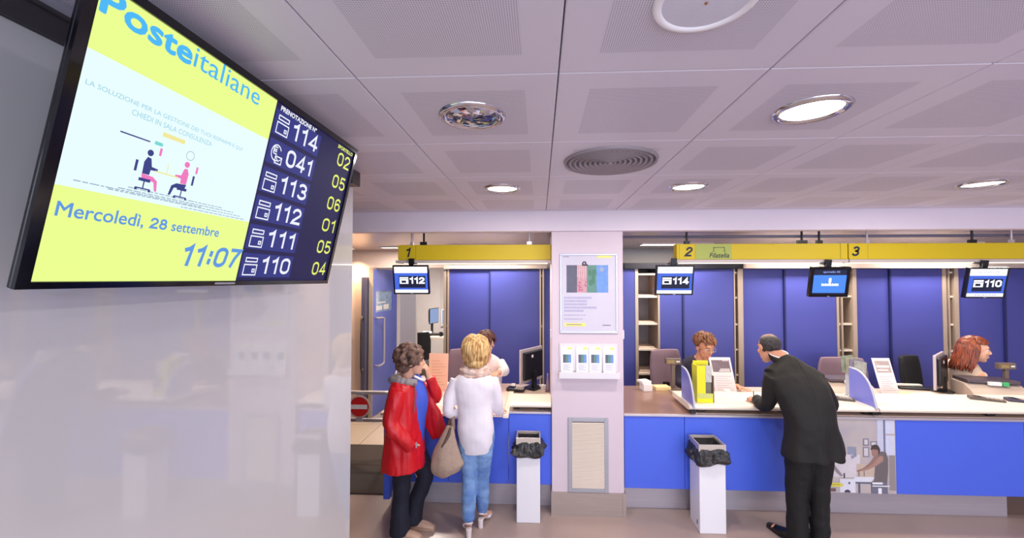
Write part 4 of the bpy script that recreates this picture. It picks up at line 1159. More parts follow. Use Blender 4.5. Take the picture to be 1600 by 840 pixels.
def desk_monitor(x, y, rz, label, w=0.40, h=0.34, z=0.92, edge=None, lift=0.12):
    r = root('desk_monitor', label, 'monitor', (x, y, z), 'computer monitors on the counters')
    T = Matrix.Translation((x, y, z)) @ Matrix.Rotation(rz, 4, 'Z')     # local -y is the screen side
    B(T).box(-0.11, 0.11, -0.06, 0.12, 0, 0.014).obj('base', M_BLACK, r, bevel=0.004)
    B(T).box(-0.03, 0.03, 0.03, 0.06, 0.014, lift + 0.12).obj('stand', M_BLACK, r)
    B(T).box(-w / 2, w / 2, -0.012, 0.012, lift, lift + h).obj('frame', edge or M_BLACK, r, bevel=0.004)
    B(T).box(-w / 2 + .03, w / 2 - .03, 0.012, 0.045, lift + 0.04, lift + h - 0.03).obj('back_shell', M_BLACK, r, bevel=0.012)
    B(T).box(-w / 2 + .012, w / 2 - .012, -0.0135, -0.012, lift + 0.014, lift + h - 0.012).obj('screen', emit('desk_screen', (150, 176, 224), 0.8), r)
    B(T).box(0.02, 0.05, 0.045, 0.047, lift + h - 0.10, lift + h - 0.07).obj('sticker', M_PAPER, r)
SILVER = mat('silver_plastic', (196, 186, 190), 0.35, 0.3)
desk_monitor(-0.10, 4.72, radians(236), 'black monitor seen from behind beside the pillar', w=0.42, h=0.38, edge=SILVER, lift=0.07)
desk_monitor(4.41, 4.79, radians(219), 'monitor seen edge-on left of the red-haired clerk', w=0.46, h=0.37, edge=SILVER, lift=0.04)

def printer(x, y, rz, label, s=1.0):
    r = root('passbook_printer', label, 'printer', (x, y, 0.92), 'counter printers')
    T = Matrix.Translation((x, y, 0.92)) @ Matrix.Rotation(rz, 4, 'Z') @ Matrix.Scale(s, 4)
    Fp = T @ frame((-0.24, 0, 0), (0, 1, 0), (0, 0, 1))
    B(Fp).prism([(-0.17, 0), (-0.17, 0.055), (-0.10, 0.10), (-0.02, 0.14), (0.16, 0.15), (0.17, 0)], 0, 0.48).obj('body', M_GREYPL, r, bevel=0.008)
    B(T).box(-0.22, 0.22, -0.05, 0.17, 0.15, 0.185).obj('lid', mat('printer_dark_lid', (84, 74, 84), 0.4), r, bevel=0.008)
    B(T).box(-0.16, 0.20, -0.176, -0.168, 0.010, 0.024).obj('slot', M_BLACK, r)
    B(T).box(-0.06, 0.04, -0.082, -0.052, 0.138, 0.172).obj('white_label', M_PAPER, r)
    B(T).box(0.05, 0.10, -0.084, -0.052, 0.138, 0.172).obj('green_tag', mat('green_tag', (60, 176, 110), 0.5), r, label='green tag')
    B(T).box(-0.18, 0.18, -0.26, -0.16, 0.028, 0.036).obj('paper_tray', M_CREAM, r)
printer(4.70, 4.55, radians(-12), 'grey counter printer with a green tag before the red-haired clerk')
printer(3.30, 4.62, radians(-4), 'grey counter printer with a green tag right of the man in the suit', 0.9)

def slab(name, x, y, z, w, d, h, rz, m, label, cat, bev=0.004, group=None):
    T = Matrix.Translation((x, y, z)) @ Matrix.Rotation(rz, 4, 'Z')
    solo(B(T).box(-w / 2, w / 2, -d / 2, d / 2, 0, h), name, m, label, cat, group, origin=(x, y, z), bevel=bev)
def handset(x, y, z, rz, label, m, L=0.2, w=0.065):
    r = root('keypad', label, 'keypad', (x, y, z), 'payment keypads on the counters')
    T = Matrix.Translation((x, y, z)) @ Matrix.Rotation(rz, 4, 'Z')
    B(T @ frame((-w / 2, 0, 0), (0, 1, 0), (0, 0, 1))).prism([(-L / 2, 0), (-L / 2, 0.018), (L / 2 - .03, 0.030), (L / 2, 0.026), (L / 2, 0)], 0, w).obj('body', m, r, bevel=0.004)
    b = B(T)
    for i in range(4):
        for k in range(3):
            u = -w * .3 + k * w * .3; q = -L * .38 + i * L * .12
            zz = 0.018 + (q + L / 2) / L * 0.012
            b.box(u - w * .1, u + w * .1, q - L * .04, q + L * .04, zz - .004, zz + 0.003)
    o = b.obj('keys', M_GREYPL, r)
    B(T).box(-w * .36, w * .36, L * .16, L * .38, 0.026, 0.0315).obj('display', M_BLACKGLOSS, r)
DK = mat('keypad_dark', (86, 76, 70), 0.45)
handset(4.235, 4.14, 1.003, radians(62), 'dark keypad lying on the shelf before the red-haired clerk', DK, 0.24, 0.08)
handset(4.50, 4.10, 1.003, radians(68), 'dark blue-grey keypad on the shelf at the right edge', mat('keypad_navy', (58, 52, 74), 0.45), 0.2, 0.08)
handset(2.86, 4.10, 1.003, radians(70), 'keypad on the shelf between the man and the blue divider', DK, 0.22, 0.09)
handset(-0.26, 4.55, 0.935, radians(80), 'black keypad on the left counter before the monitor', M_BLACK, 0.2, 0.11)
# pens beside the keypad
for k, (dx, dy, a, c, lab) in enumerate(((0.12, -0.03, 0.3, (170, 150, 140), 'beige pen lying by the keypad next to the man'), (0.15, 0.02, 0.55, (60, 54, 60), 'black pen lying by the keypad next to the man'))):
    x, y = 2.86 + dx, 4.10 + dy
    solo(B().rod((x - .06 * cos(a), y - .06 * sin(a), 1.009), (x + .06 * cos(a), y + .06 * sin(a), 1.009), 0.0055, 8), 'pen', mat('pen_%d' % k, c, 0.4), lab, 'pen', 'pens on the shelf', origin=(x, y, 1.003))
# papers and boxes
slab('box_of_slips', 1.18, 4.68, 0.921, 0.10, 0.14, 0.075, 0.1, M_PAPER, 'small white box standing on the flap beside the pillar', 'box')
slab('note_block', 1.165, 4.70, 0.997, 0.115, 0.12, 0.025, 0.3, M_PAPER, 'white note block lying on the small box', 'paper', 0.002)
slab('form_stack', 1.36, 4.72, 0.921, 0.17, 0.13, 0.035, 0.1, mat('cream_forms', (238, 216, 160), 0.7), 'cream stack of forms on the flap', 'papers', 0.003)
slab('paper_sheet', 2.35, 4.40, 1.003 - .08, 0.30, 0.21, 0.003, 0.2, M_CREAM, 'sheet of paper on the desk behind the man', 'paper', 0)
slab('paper_sheet', 3.95, 4.62, 0.921, 0.30, 0.21, 0.003, -0.2, mat('peach_paper', (238, 196, 150), 0.7), 'peach sheet on the desk right of the leaning card', 'paper', 0)
slab('paper_sheet', 4.12, 4.58, 0.9245, 0.28, 0.20, 0.002, 0.25, M_CREAM, 'cream sheet overlapping the peach one', 'paper', 0)
slab('paper_sheet', 1.985, 4.06, 1.0035, 0.15, 0.21, 0.002, -0.35, M_PAPER, 'white slip the man in the suit is writing on', 'paper', 0)
slab('paper_sheet', -0.95, 4.10, 0.9305, 0.21, 0.30, 0.002, 0.1, mat('pale_form', (246, 226, 214), 0.7), 'pale form on the pink worktop between the women', 'paper', 0)
slab('document_folder', 5.05, 4.50, 0.921, 0.30, 0.22, 0.03, 0.15, M_PAPER, 'white folder behind the pole display at the right', 'folder', 0.003)
slab('note_block', -1.05, 4.60, 0.9305, 0.09, 0.09, 0.06, 0.1, M_PAPER, 'white note block beside the pink card', 'paper', 0.003)
slab('keyboard', 4.25, 4.86, 0.921, 0.42, 0.15, 0.02, -0.2, M_BLACK, 'black keyboard by the edge-on monitor', 'keyboard')
slab('document_tray', 4.15, 5.02 - .12, 0.945, 0.30, 0.05, 0.02, -0.1, M_CREAM, 'cream tray lying behind the keyboard', 'tray')
def stapler(x, y, z):
    r = root('stapler', 'black stapler before the white framed card', 'stapler', (x, y, z))
    B().box(x - .07, x + .07, y - .018, y + .018, z, z + .012).obj('base', M_BLACK, r, bevel=.003)
    B(Matrix.Translation((x, y, z + .012)) @ Matrix.Rotation(-0.16, 4, 'Y')).box(-.07, .07, -.016, .016, 0.0, .022).obj('arm', M_BLACK, r, bevel=.005)
stapler(1.93, 4.36, 0.921)
solo(B(Matrix.Translation((1.955, 4.44, 0.921))).lathe([(0, 0), (0.03, 0), (0.034, 0.075), (0.030, 0.075), (0.027, 0.006), (0, 0.006)], 20), 'paper_cup', M_PAPER, 'white cup beside the stapler at counter 2', 'cup', origin=(1.955, 4.44, 0.921), smooth=True)
solo(B(Matrix.Translation((0.035, 4.62, 0.921))).lathe([(0, 0), (0.012, 0), (0.042, 0.055), (0.039, 0.055), (0.008, 0.004), (0, 0.004)], 4), 'folded_card', M_PAPER, 'small white folded card right of the monitor by the pillar', 'card', origin=(0.035, 4.62, 0.921))
solo(B(Matrix.Translation((0.085, 4.55, 0.921))).lathe([(0, 0), (0.026, 0), (0.022, 0.05), (0.008, 0.16), (0.006, 0.2), (0, 0.2)], 16), 'glue_bottle', mat('smoky_plastic', (140, 120, 140), 0.2), 'smoky tapered bottle at the pillar edge', 'bottle', origin=(0.085, 4.55, 0.921), smooth=True)
# leaflet fan behind the divider
def leaflet_fan():
    r = root('leaflet_holder', 'clear holder of grey-green picture leaflets above the blue divider', 'leaflet holder', (3.05, 4.22, 1.004))
    B().box(3.02, 3.19, 4.24, 4.246, 1.004, 1.30).box(3.02, 3.19, 4.20, 4.26, 1.004, 1.012).obj('holder', mat('clear_acrylic', (190, 190, 196), 0.1), r)
    for k in range(4):
        T = frame((2.985 + k * 0.03, 4.235 - k * 0.006, 1.23 - k * 0.012), (1, 0, 0.12 - 0.1 * k), (-0.05 + 0.06 * k, 0.05, 1))
        B(T).box(0, 0.12, 0, 0.16, -0.002, 0).obj('leaflet', mat('picture_leaflet_%d' % k, [(128, 136, 116), (150, 144, 120), (124, 116, 134), (160, 160, 150)][k], 0.4, var=0.6, vscale=30), r)
leaflet_fan()
# yellow box by the grey divider
slab('brochure_box', -1.395, 4.38, 0.93, 0.055, 0.16, 0.36, 0.0, mat('brochure_yellow', (236, 228, 20), 0.4), 'yellow brochure box behind the woman in the red coat', 'brochure stand')

# ------------------------------------------------------------------ passage: barrier, sign, mat
def barrier():
    r = root('rail_barrier', 'steel rail barrier closing the passage on the left', 'barrier', (-2.0, 4.9, 0))
    for z in (0.79, 0.465):
        B().limb([(-3.3, 4.9, z), (-1.86, 4.9, z), (-1.79, 4.9, z + (0 if z > .6 else 0.03))], [0.022] * 3, n=12, res=3).obj('rail', M_STEEL, r, smooth=True)
    B().rod((-1.80, 4.9, 0), (-1.80, 4.9, 0.80), 0.024).obj('post', M_STEEL, r, smooth=True)
    B().rod((-3.2, 4.9, 0), (-3.2, 4.9, 0.80), 0.024).obj('post', M_STEEL, r, smooth=True)
barrier()
def no_entry():
    r = root('no_entry_sign', 'round red no-entry sign on the steel barrier', 'sign', (-2.16, 4.87, 0.48))
    F = frame((-2.155, 4.868, 0.628), (1, 0, 0), (0, 0, 1))
    B(F).lathe([(0, -0.012), (0.128, -0.012), (0.134, -0.008), (0.134, -0.004), (0.128, 0), (0, 0)], 40).obj('disc', mat('sign_rim', (206, 186, 180), 0.4), r)
    B(F).disc(0, 0, 0.116, 0.001, 40).obj('red_face', mat('traffic_red', (214, 26, 34), 0.4), r)
    B(F).box(-0.105, 0.098, -0.026, 0.026, 0.001, 0.002).obj('white_bar', M_PAPER, r)
    B(F).box(-0.04, 0.04, 0.12, 0.175, -0.012, -0.004).obj('clip', M_STEEL, r)
    B(F).box(-0.04, 0.04, -0.18, -0.12, -0.012, -0.004).obj('clip', M_STEEL, r)
no_entry()
solo(B().box(-3.6, -1.49, 4.10, 5.30, 0.0, 0.012), 'door_mat', mat('dark_coir', (72, 62, 58), 0.95, var=0.25, vscale=200, bump=0.5, bscale=300), 'dark brown entrance mat in the passage on the left', 'mat', origin=(-2.5, 4.7, 0), bevel=0.004)

# ------------------------------------------------------------------ back office seen through the opening
def office_desk():
    r = root('office_desk', 'cream desk in the back office seen past the left counter', 'desk', (-2.2, 9.0, 0))
    m = mat('office_cream', (226, 216, 196), 0.5)
    B().box(-2.75, -1.55, 8.7, 9.4, 0.88, 0.92).obj('top', m, r)
    B().box(-2.75, -2.71, 8.7, 9.4, 0, 0.88).obj('side_panel', m, r); B().box(-1.59, -1.55, 8.7, 9.4, 0, 0.88).obj('side_panel', m, r)
    B().box(-2.05, -1.62, 8.72, 9.3, 0.05, 0.86).obj('drawer_unit', mat('drawer_ochre', (200, 172, 128), 0.5), r)
office_desk()
desk_monitor(-2.02, 9.15, radians(20), 'pale blue-screened monitor in the back office', w=0.34, h=0.34, z=0.92, edge=M_GREYPL, lift=0.22)
desk_monitor(-2.38, 9.2, radians(75), 'black monitor seen side-on in the back office', w=0.4, h=0.34, z=0.92, lift=0.24)
slab('keyboard', -2.25, 8.95, 0.92, 0.36, 0.14, 0.05, 0.2, M_BLACK, 'black keyboard on the back office desk', 'keyboard')
slab('paper_tray', -1.95, 8.82, 0.92, 0.22, 0.16, 0.05, 0.1, M_PAPER, 'white paper tray on the back office desk', 'tray')
slab('desk_phone', -2.5, 9.1, 0.92, 0.2, 0.18, 0.07, 0.3, mat('pale_phone', (214, 214, 224), 0.4), 'pale telephone on the back office desk', 'phone', 0.02)
slab('pencil_pot', -2.12, 8.8, 0.92, 0.07, 0.07, 0.1, 0.3, M_BLACK, 'black pencil pot on the back office desk', 'pot')
slab('green_folder', -1.72, 8.85, 0.92, 0.24, 0.2, 0.04, 0.2, mat('lime_folder', (190, 210, 70), 0.5), 'lime green folder on the back office desk', 'folder')
office_chair(-2.42, 8.05, 3.5, 'black high-backed chair in the back office', M_BLACKFAB, seat=0.52, top=1.14, w=0.5)

# ------------------------------------------------------------------ people
SKIN = mat('skin_fair', (224, 172, 146), 0.5, var=0.06, vscale=12)
SKIN_TAN = mat('skin_tanned', (206, 146, 116), 0.5, var=0.06, vscale=12)
EYE_W = mat('eye_white', (236, 232, 228), 0.2)
IRIS = mat('iris_brown', (52, 36, 28), 0.2)
LIPS = mat('lips', (190, 96, 92), 0.4)

def orient(face, up=(0, 0, 1)):
    y = Vector(face).normalized(); up = Vector(up)
    x = y.cross(up).normalized(); z = x.cross(y)
    return Matrix((x, y, z)).transposed()

def head(b, c, R, s=1.0):
    """skull, jaw, nose, ears; local +y is the way the face looks"""
    c = Vector(c)
    def P(x, y, z): return c + R @ (Vector((x, y, z)) * s)
    def bl(p, r): b.blob(P(*p), tuple(q * s for q in r), R)
    bl((0, -0.012, 0.030), (0.076, 0.094, 0.086))
    bl((0, 0.030, -0.040), (0.058, 0.058, 0.074))
    bl((0, 0.058, -0.095), (0.026, 0.024, 0.022))
    bl((0, 0.068, 0.034), (0.054, 0.020, 0.018))
    for sx in (-1, 1):
        bl((sx * 0.036, 0.062, -0.018), (0.024, 0.020, 0.022))
        bl((sx * 0.078, -0.008, -0.008), (0.009, 0.022, 0.034))
    b.limb([P(0, 0.080, 0.022), P(0, 0.094, -0.004), P(0, 0.101, -0.020), P(0, 0.086, -0.030)], [0.007 * s, 0.009 * s, 0.011 * s, 0.009 * s], n=10, res=3)
    bl((0, 0.084, -0.062), (0.022, 0.012, 0.011))

def face_parts(par, c, R, s=1.0, lips=True, brow=(90, 66, 50)):
    c = Vector(c)
    def P(x, y, z): return c + R @ (Vector((x, y, z)) * s)
    for sx in (-1, 1):
        e = B().blob(P(sx * 0.031, 0.071, 0.010), 0.0104 * s, sub=2).obj('eye', EYE_W, par, smooth=True)
        B().blob(P(sx * 0.032, 0.0775, 0.009), 0.0062 * s, sub=2).obj('iris', IRIS, e, smooth=True)
        B().limb([P(sx * 0.014, 0.089, 0.027), P(sx * 0.034, 0.087, 0.034), P(sx * 0.050, 0.074, 0.028)], [0.003 * s, 0.0038 * s, 0.002 * s], n=6, res=3).obj('eyebrow', mat('brow_%d' % brow[0], brow, 0.7), par, smooth=True)
    if lips:
        B().limb([P(-0.021, 0.085, -0.062), P(0, 0.095, -0.060), P(0.021, 0.085, -0.062)], [(0.002 * s, 0.002 * s), (0.006 * s, 0.006 * s), (0.002 * s, 0.002 * s)], n=8, res=4).obj('mouth', LIPS, par, smooth=True)

def hand(b, W, d, n, curl=0.5, thumb=1, s=0.95):
    W = Vector(W); d = Vector(d).normalized(); n = Vector(n); n = (n - d * n.dot(d)).normalized(); q = d.cross(n)
    b.limb([W - d * 0.02, W + d * 0.04 * s, W + d * 0.09 * s], [(0.026 * s, 0.020 * s), (0.037 * s, 0.016 * s), (0.040 * s, 0.013 * s)], side=q, n=12, res=3)
    for off, L in ((-0.032, 0.066), (-0.011, 0.078), (0.010, 0.074), (0.031, 0.058)):
        p = W + d * 0.082 * s + q * off * s; pts = [p]
        for k, f in ((0.35, 0.42), (1.0, 0.33), (1.6, 0.25)):
            a = curl * k; p = p + (d * cos(a) + n * sin(a)) * L * f * s; pts.append(p)
        b.limb(pts, [0.0088 * s, 0.0084 * s, 0.0078 * s, 0.0062 * s], n=8, res=2)
    p = W + d * 0.022 * s + q * thumb * 0.028 * s
    p1 = p + (d * 0.6 + q * thumb * 0.7 + n * 0.25).normalized() * 0.036 * s
    p2 = p1 + (d * 0.85 + q * thumb * 0.25 + n * 0.45).normalized() * 0.030 * s
    b.limb([p, p1, p2], [0.013 * s, 0.0105 * s, 0.0075 * s], n=8, res=3)

def locks(b, c, R, rad, n, th=(0.1, 1.0), ln=(0.7, 1.2), az=(0, 2 * pi), thick=0.010, out=1.03, wave=0.12, seed=1, drop=0.0):
    """combed strands lying on an ellipsoid, running down from the crown"""
    rnd = random.Random(seed); c = Vector(c)
    for _ in range(n):
        a = rnd.uniform(*az); t0 = rnd.uniform(*th); t1 = t0 + rnd.uniform(*ln); o = rnd.uniform(0.97, out)
        pts = []
        for k in range(5):
            f = k / 4; t = t0 + (t1 - t0) * f; aa = a + wave * sin(3 * f + a * 7) * f
            r = Vector((rad[0] * sin(t) * cos(aa), rad[1] * sin(t) * sin(aa), rad[2] * cos(t)))
            p = c + R @ (r * (o + 0.04 * f))
            p.z -= drop * f * f
            pts.append(p)
        w = thick * rnd.uniform(0.7, 1.3)
        b.limb(pts, [w * 0.5, w, w, w * 0.8, w * 0.25], n=6, res=2)

def shell(b, c, R, rad, th, az, t=0.008, n=20, m=10, wob=0.0):
    c = Vector(c); f = []; g = []
    for i in range(m + 1):
        T = th[0] + (th[1] - th[0]) * i / m; rf = []; rg = []
        for k in range(n + 1):
            A = az[0] + (az[1] - az[0]) * k / n
            T2 = T + wob * sin(5 * A) * (i / m)
            u = Vector((sin(T2) * cos(A), sin(T2) * sin(A), cos(T2)))
            e = min(1, 4 * min(i / m if th[0] > .1 else 1, 1 - i / m, k / n, 1 - k / n) + .15)
            rf.append(b.v(c + R @ Vector((u.x * (rad[0] + t * e), u.y * (rad[1] + t * e), u.z * (rad[2] + t * e)))))
            rg.append(b.v(c + R @ Vector((u.x * (rad[0] - .006), u.y * (rad[1] - .006), u.z * (rad[2] - .006)))))
        f.append(rf); g.append(rg)
    for i in range(m):
        for k in range(n):
            b.bm.faces.new([f[i][k], f[i][k + 1], f[i + 1][k + 1], f[i + 1][k]])
            b.bm.faces.new([g[i][k], g[i + 1][k], g[i + 1][k + 1], g[i][k + 1]])
    for i in range(m):
        b.bm.faces.new([f[i][0], f[i + 1][0], g[i + 1][0], g[i][0]]); b.bm.faces.new([f[i][n], g[i][n], g[i + 1][n], f[i + 1][n]])
    for k in range(n):
        b.bm.faces.new([f[0][k], g[0][k], g[0][k + 1], f[0][k + 1]]); b.bm.faces.new([f[m][k], f[m][k + 1], g[m][k + 1], g[m][k]])

# ---- woman in the red coat, facing right
def woman_red():
    r = root('person', 'woman with short dark curly hair in a red hooded coat and navy trousers', 'person', (-1.12, 3.5, 0))
    HC = (-1.085, 3.50, 1.455); R = orient((1, 0.18, -0.05))
    b = B()
    head(b, HC, R, 0.98)
    b.limb([(-1.15, 3.5, 1.20), (-1.125, 3.5, 1.34), (-1.10, 3.5, 1.42)], [0.065, 0.052, 0.055], n=14)
    b.limb([(-1.14, 3.5, 0.62), (-1.14, 3.5, 0.95), (-1.14, 3.5, 1.15), (-1.15, 3.5, 1.28)], [(0.12, 0.15), (0.10, 0.13), (0.11, 0.15), (0.06, 0.10)], n=18)
    b.limb([(-1.15, 3.42, 0.70), (-1.15, 3.43, 0.42), (-1.165, 3.44, 0.06)], [0.07, 0.05, 0.035]); b.limb([(-1.13, 3.57, 0.70), (-1.02, 3.59, 0.42), (-1.09, 3.58, 0.06)], [0.07, 0.05, 0.035])
    b.limb([(-1.165, 3.44, 0.05), (-1.10, 3.43, 0.035), (-1.03, 3.42, 0.03)], [(0.03, 0.028), (0.035, 0.025), (0.034, 0.018)], side=(0, 1, 0)); b.limb([(-1.09, 3.58, 0.05), (-1.03, 3.57, 0.035), (-0.97, 3.56, 0.03)], [(0.03, 0.028), (0.035, 0.025), (0.034, 0.018)], side=(0, 1, 0))
    b.limb([(-1.15, 3.36, 1.22), (-1.20, 3.315, 1.02), (-1.06, 3.36, 0.83)], [0.045, 0.036, 0.028]); b.limb([(-1.12, 3.64, 1.22), (-0.94, 3.67, 1.10), (-0.965, 3.57, 1.30)], [0.045, 0.036, 0.028])
    hand(b, (-1.06, 3.37, 0.83), (0.2, 0.6, -0.6), (0.5, 0.6, 0.2), 0.6, 1)
    hand(b, (-0.965, 3.565, 1.305), (-0.12, -0.25, 0.9), (-1, 0, 0), 0.9, -1, 0.9)
    remeshed(b, 'body', SKIN, r, 0.006, 3)
    face_parts(r, HC, R, 0.98)
    # hair: curls
    b = B(); rnd = random.Random(3); hc = Vector((-1.118, 3.495, 1.487)); rad = (0.104, 0.122, 0.102)
    b.blob(hc, rad, R); b.blob((-1.155, 3.495, 1.42), (0.075, 0.095, 0.075))
    for k in range(170):
        t = rnd.uniform(0, 2.15); a = rnd.uniform(0, 2 * pi)
        u = Vector((sin(t) * cos(a), sin(t) * sin(a), cos(t)))
        if u.y > 0.72 and u.z < 0.35: continue
        b.blob(hc + R @ Vector((u.x * 0.106, u.y * 0.122, u.z * 0.104)), rnd.uniform(0.014, 0.026), sub=2)
    remeshed(b, 'hair', mat('hair_dark_brown', (62, 46, 42), 0.55, col2=(128, 96, 84), vscale=22, bump=0.6, bscale=90), r, 0.006, 1, folds(0.006, 45, 45, 45), label='short dark brown curls')
    # trousers
    b = B()
    b.limb([(-1.14, 3.43, 0.82), (-1.15, 3.43, 0.66), (-1.15, 3.435, 0.42), (-1.165, 3.44, 0.20), (-1.165, 3.44, 0.035)], [0.10, 0.098, 0.072, 0.074, 0.088])
    b.limb([(-1.12, 3.57, 0.82), (-1.08, 3.575, 0.66), (-1.00, 3.59, 0.45), (-1.075, 3.585, 0.22), (-1.10, 3.58, 0.045)], [0.10, 0.095, 0.074, 0.070, 0.078])
    remeshed(b, 'trousers', mat('navy_trousers', (22, 24, 42), 0.8, var=0.25, vscale=9, bump=0.6, bscale=18), r, 0.008, 3, folds(0.012, 10, 10, 16), label='flared navy trousers')
    for y, x in ((3.43, -1.15), (3.57, -1.075)):
        b = B(); b.limb([(x - 0.04, y + 0.004, 0.035), (x + 0.04, y, 0.038), (x + 0.10, y - 0.005, 0.034), (x + 0.165, y - 0.01, 0.022)], [(0.032, 0.030), (0.040, 0.030), (0.043, 0.026), (0.030, 0.014)], side=(0, 1, 0))
        b.box(x - 0.07, x + 0.17, y - 0.036, y + 0.032, 0.0, 0.014)
        remeshed(b, 'shoe', mat('beige_shoe', (196, 160, 138), 0.5), r, 0.005, 2)
    # blue shirt and white collar
    b = B(); b.limb([(-1.10, 3.51, 0.72), (-1.085, 3.51, 0.95), (-1.075, 3.515, 1.12), (-1.095, 3.515, 1.27), (-1.11, 3.51, 1.315)], [(0.125, 0.105), (0.11, 0.108), (0.115, 0.118), (0.085, 0.09), (0.06, 0.06)], side=(0, 1, 0), n=18)
    remeshed(b, 'shirt', mat('bright_blue_shirt', (62, 92, 210), 0.6, var=0.15, vscale=14), r, 0.008, 2, folds(0.008, 14, 14, 9), label='bright blue shirt')
    b = B(); b.limb([(-1.06, 3.45, 1.335), (-1.02, 3.48, 1.305), (-1.00, 3.52, 1.285), (-1.02, 3.57, 1.305)], [(0.012, 0.022)] * 4, side=(0, 0, 1), n=8)
    remeshed(b, 'collar', M_PAPER, r, 0.005, 2, label='white shirt collar')
    # coat: an open A-line volume with sleeves
    b = B()
    b.limb([(-1.150, 3.49, 0.575), (-1.152, 3.49, 0.70), (-1.155, 3.49, 0.90), (-1.155, 3.49, 1.08), (-1.150, 3.49, 1.20), (-1.145, 3.495, 1.275), (-1.14, 3.50, 1.31)], [(0.205, 0.180), (0.20, 0.168), (0.185, 0.150), (0.18, 0.138), (0.185, 0.122), (0.150, 0.095), (0.07, 0.06)], side=(0, 1, 0), n=26, power=2.3)
    b.limb([(-1.150, 3.345, 1.245), (-1.185, 3.305, 1.12), (-1.20, 3.285, 1.00), (-1.13, 3.285, 0.90), (-1.04, 3.335, 0.80)], [0.070, 0.068, 0.063, 0.058, 0.050], n=14)
    b.limb([(-1.12, 3.645, 1.245), (-1.03, 3.68, 1.14), (-0.935, 3.67, 1.10), (-0.935, 3.62, 1.20), (-0.958, 3.585, 1.295)], [0.066, 0.062, 0.058, 0.052, 0.048], n=14)
    # far flap swinging forward
    b.limb([(-1.02, 3.60, 1.20), (-0.985, 3.62, 1.02), (-0.925, 3.63, 0.88), (-0.875, 3.64, 0.76)], [(0.05, 0.020), (0.075, 0.020), (0.095, 0.020), (0.085, 0.016)], side=(1, 0, 0), n=14)
    remeshed(b, 'coat', mat('red_rain_coat', (206, 20, 34), 0.42, var=0.10, vscale=7, bump=0.55, bscale=13), r, 0.008, 3, folds(0.026, 20, 20, 6), label='red knee-length hooded coat')
    b = B(); b.limb([(-1.03, 3.43, 1.285), (-1.13, 3.385, 1.305), (-1.225, 3.45, 1.300), (-1.235, 3.53, 1.295), (-1.15, 3.61, 1.30), (-1.05, 3.57, 1.285)], [(0.026, 0.030), (0.038, 0.036), (0.050, 0.038), (0.050, 0.038), (0.038, 0.036), (0.026, 0.030)], n=12)
    remeshed(b, 'hood', mat('grey_jersey_hood', (150, 142, 146), 0.85, bump=0.3, bscale=180), r, 0.007, 3, folds(0.008, 20, 20, 20), label='grey jersey hood lining')
    b = B(); b.limb([(-1.035, 3.395, 1.29), (-1.025, 3.372, 1.18), (-1.03, 3.352, 1.06)], [0.005, 0.004, 0.005], n=6)
    b.obj('drawstring', mat('grey_cord', (120, 90, 96), 0.8), r, smooth=True)
    B().box(-1.005, -0.995, 3.325, 3.34, 0.785, 0.83).obj('zip_pull', M_STEEL, r, bevel=0.002)
woman_red()

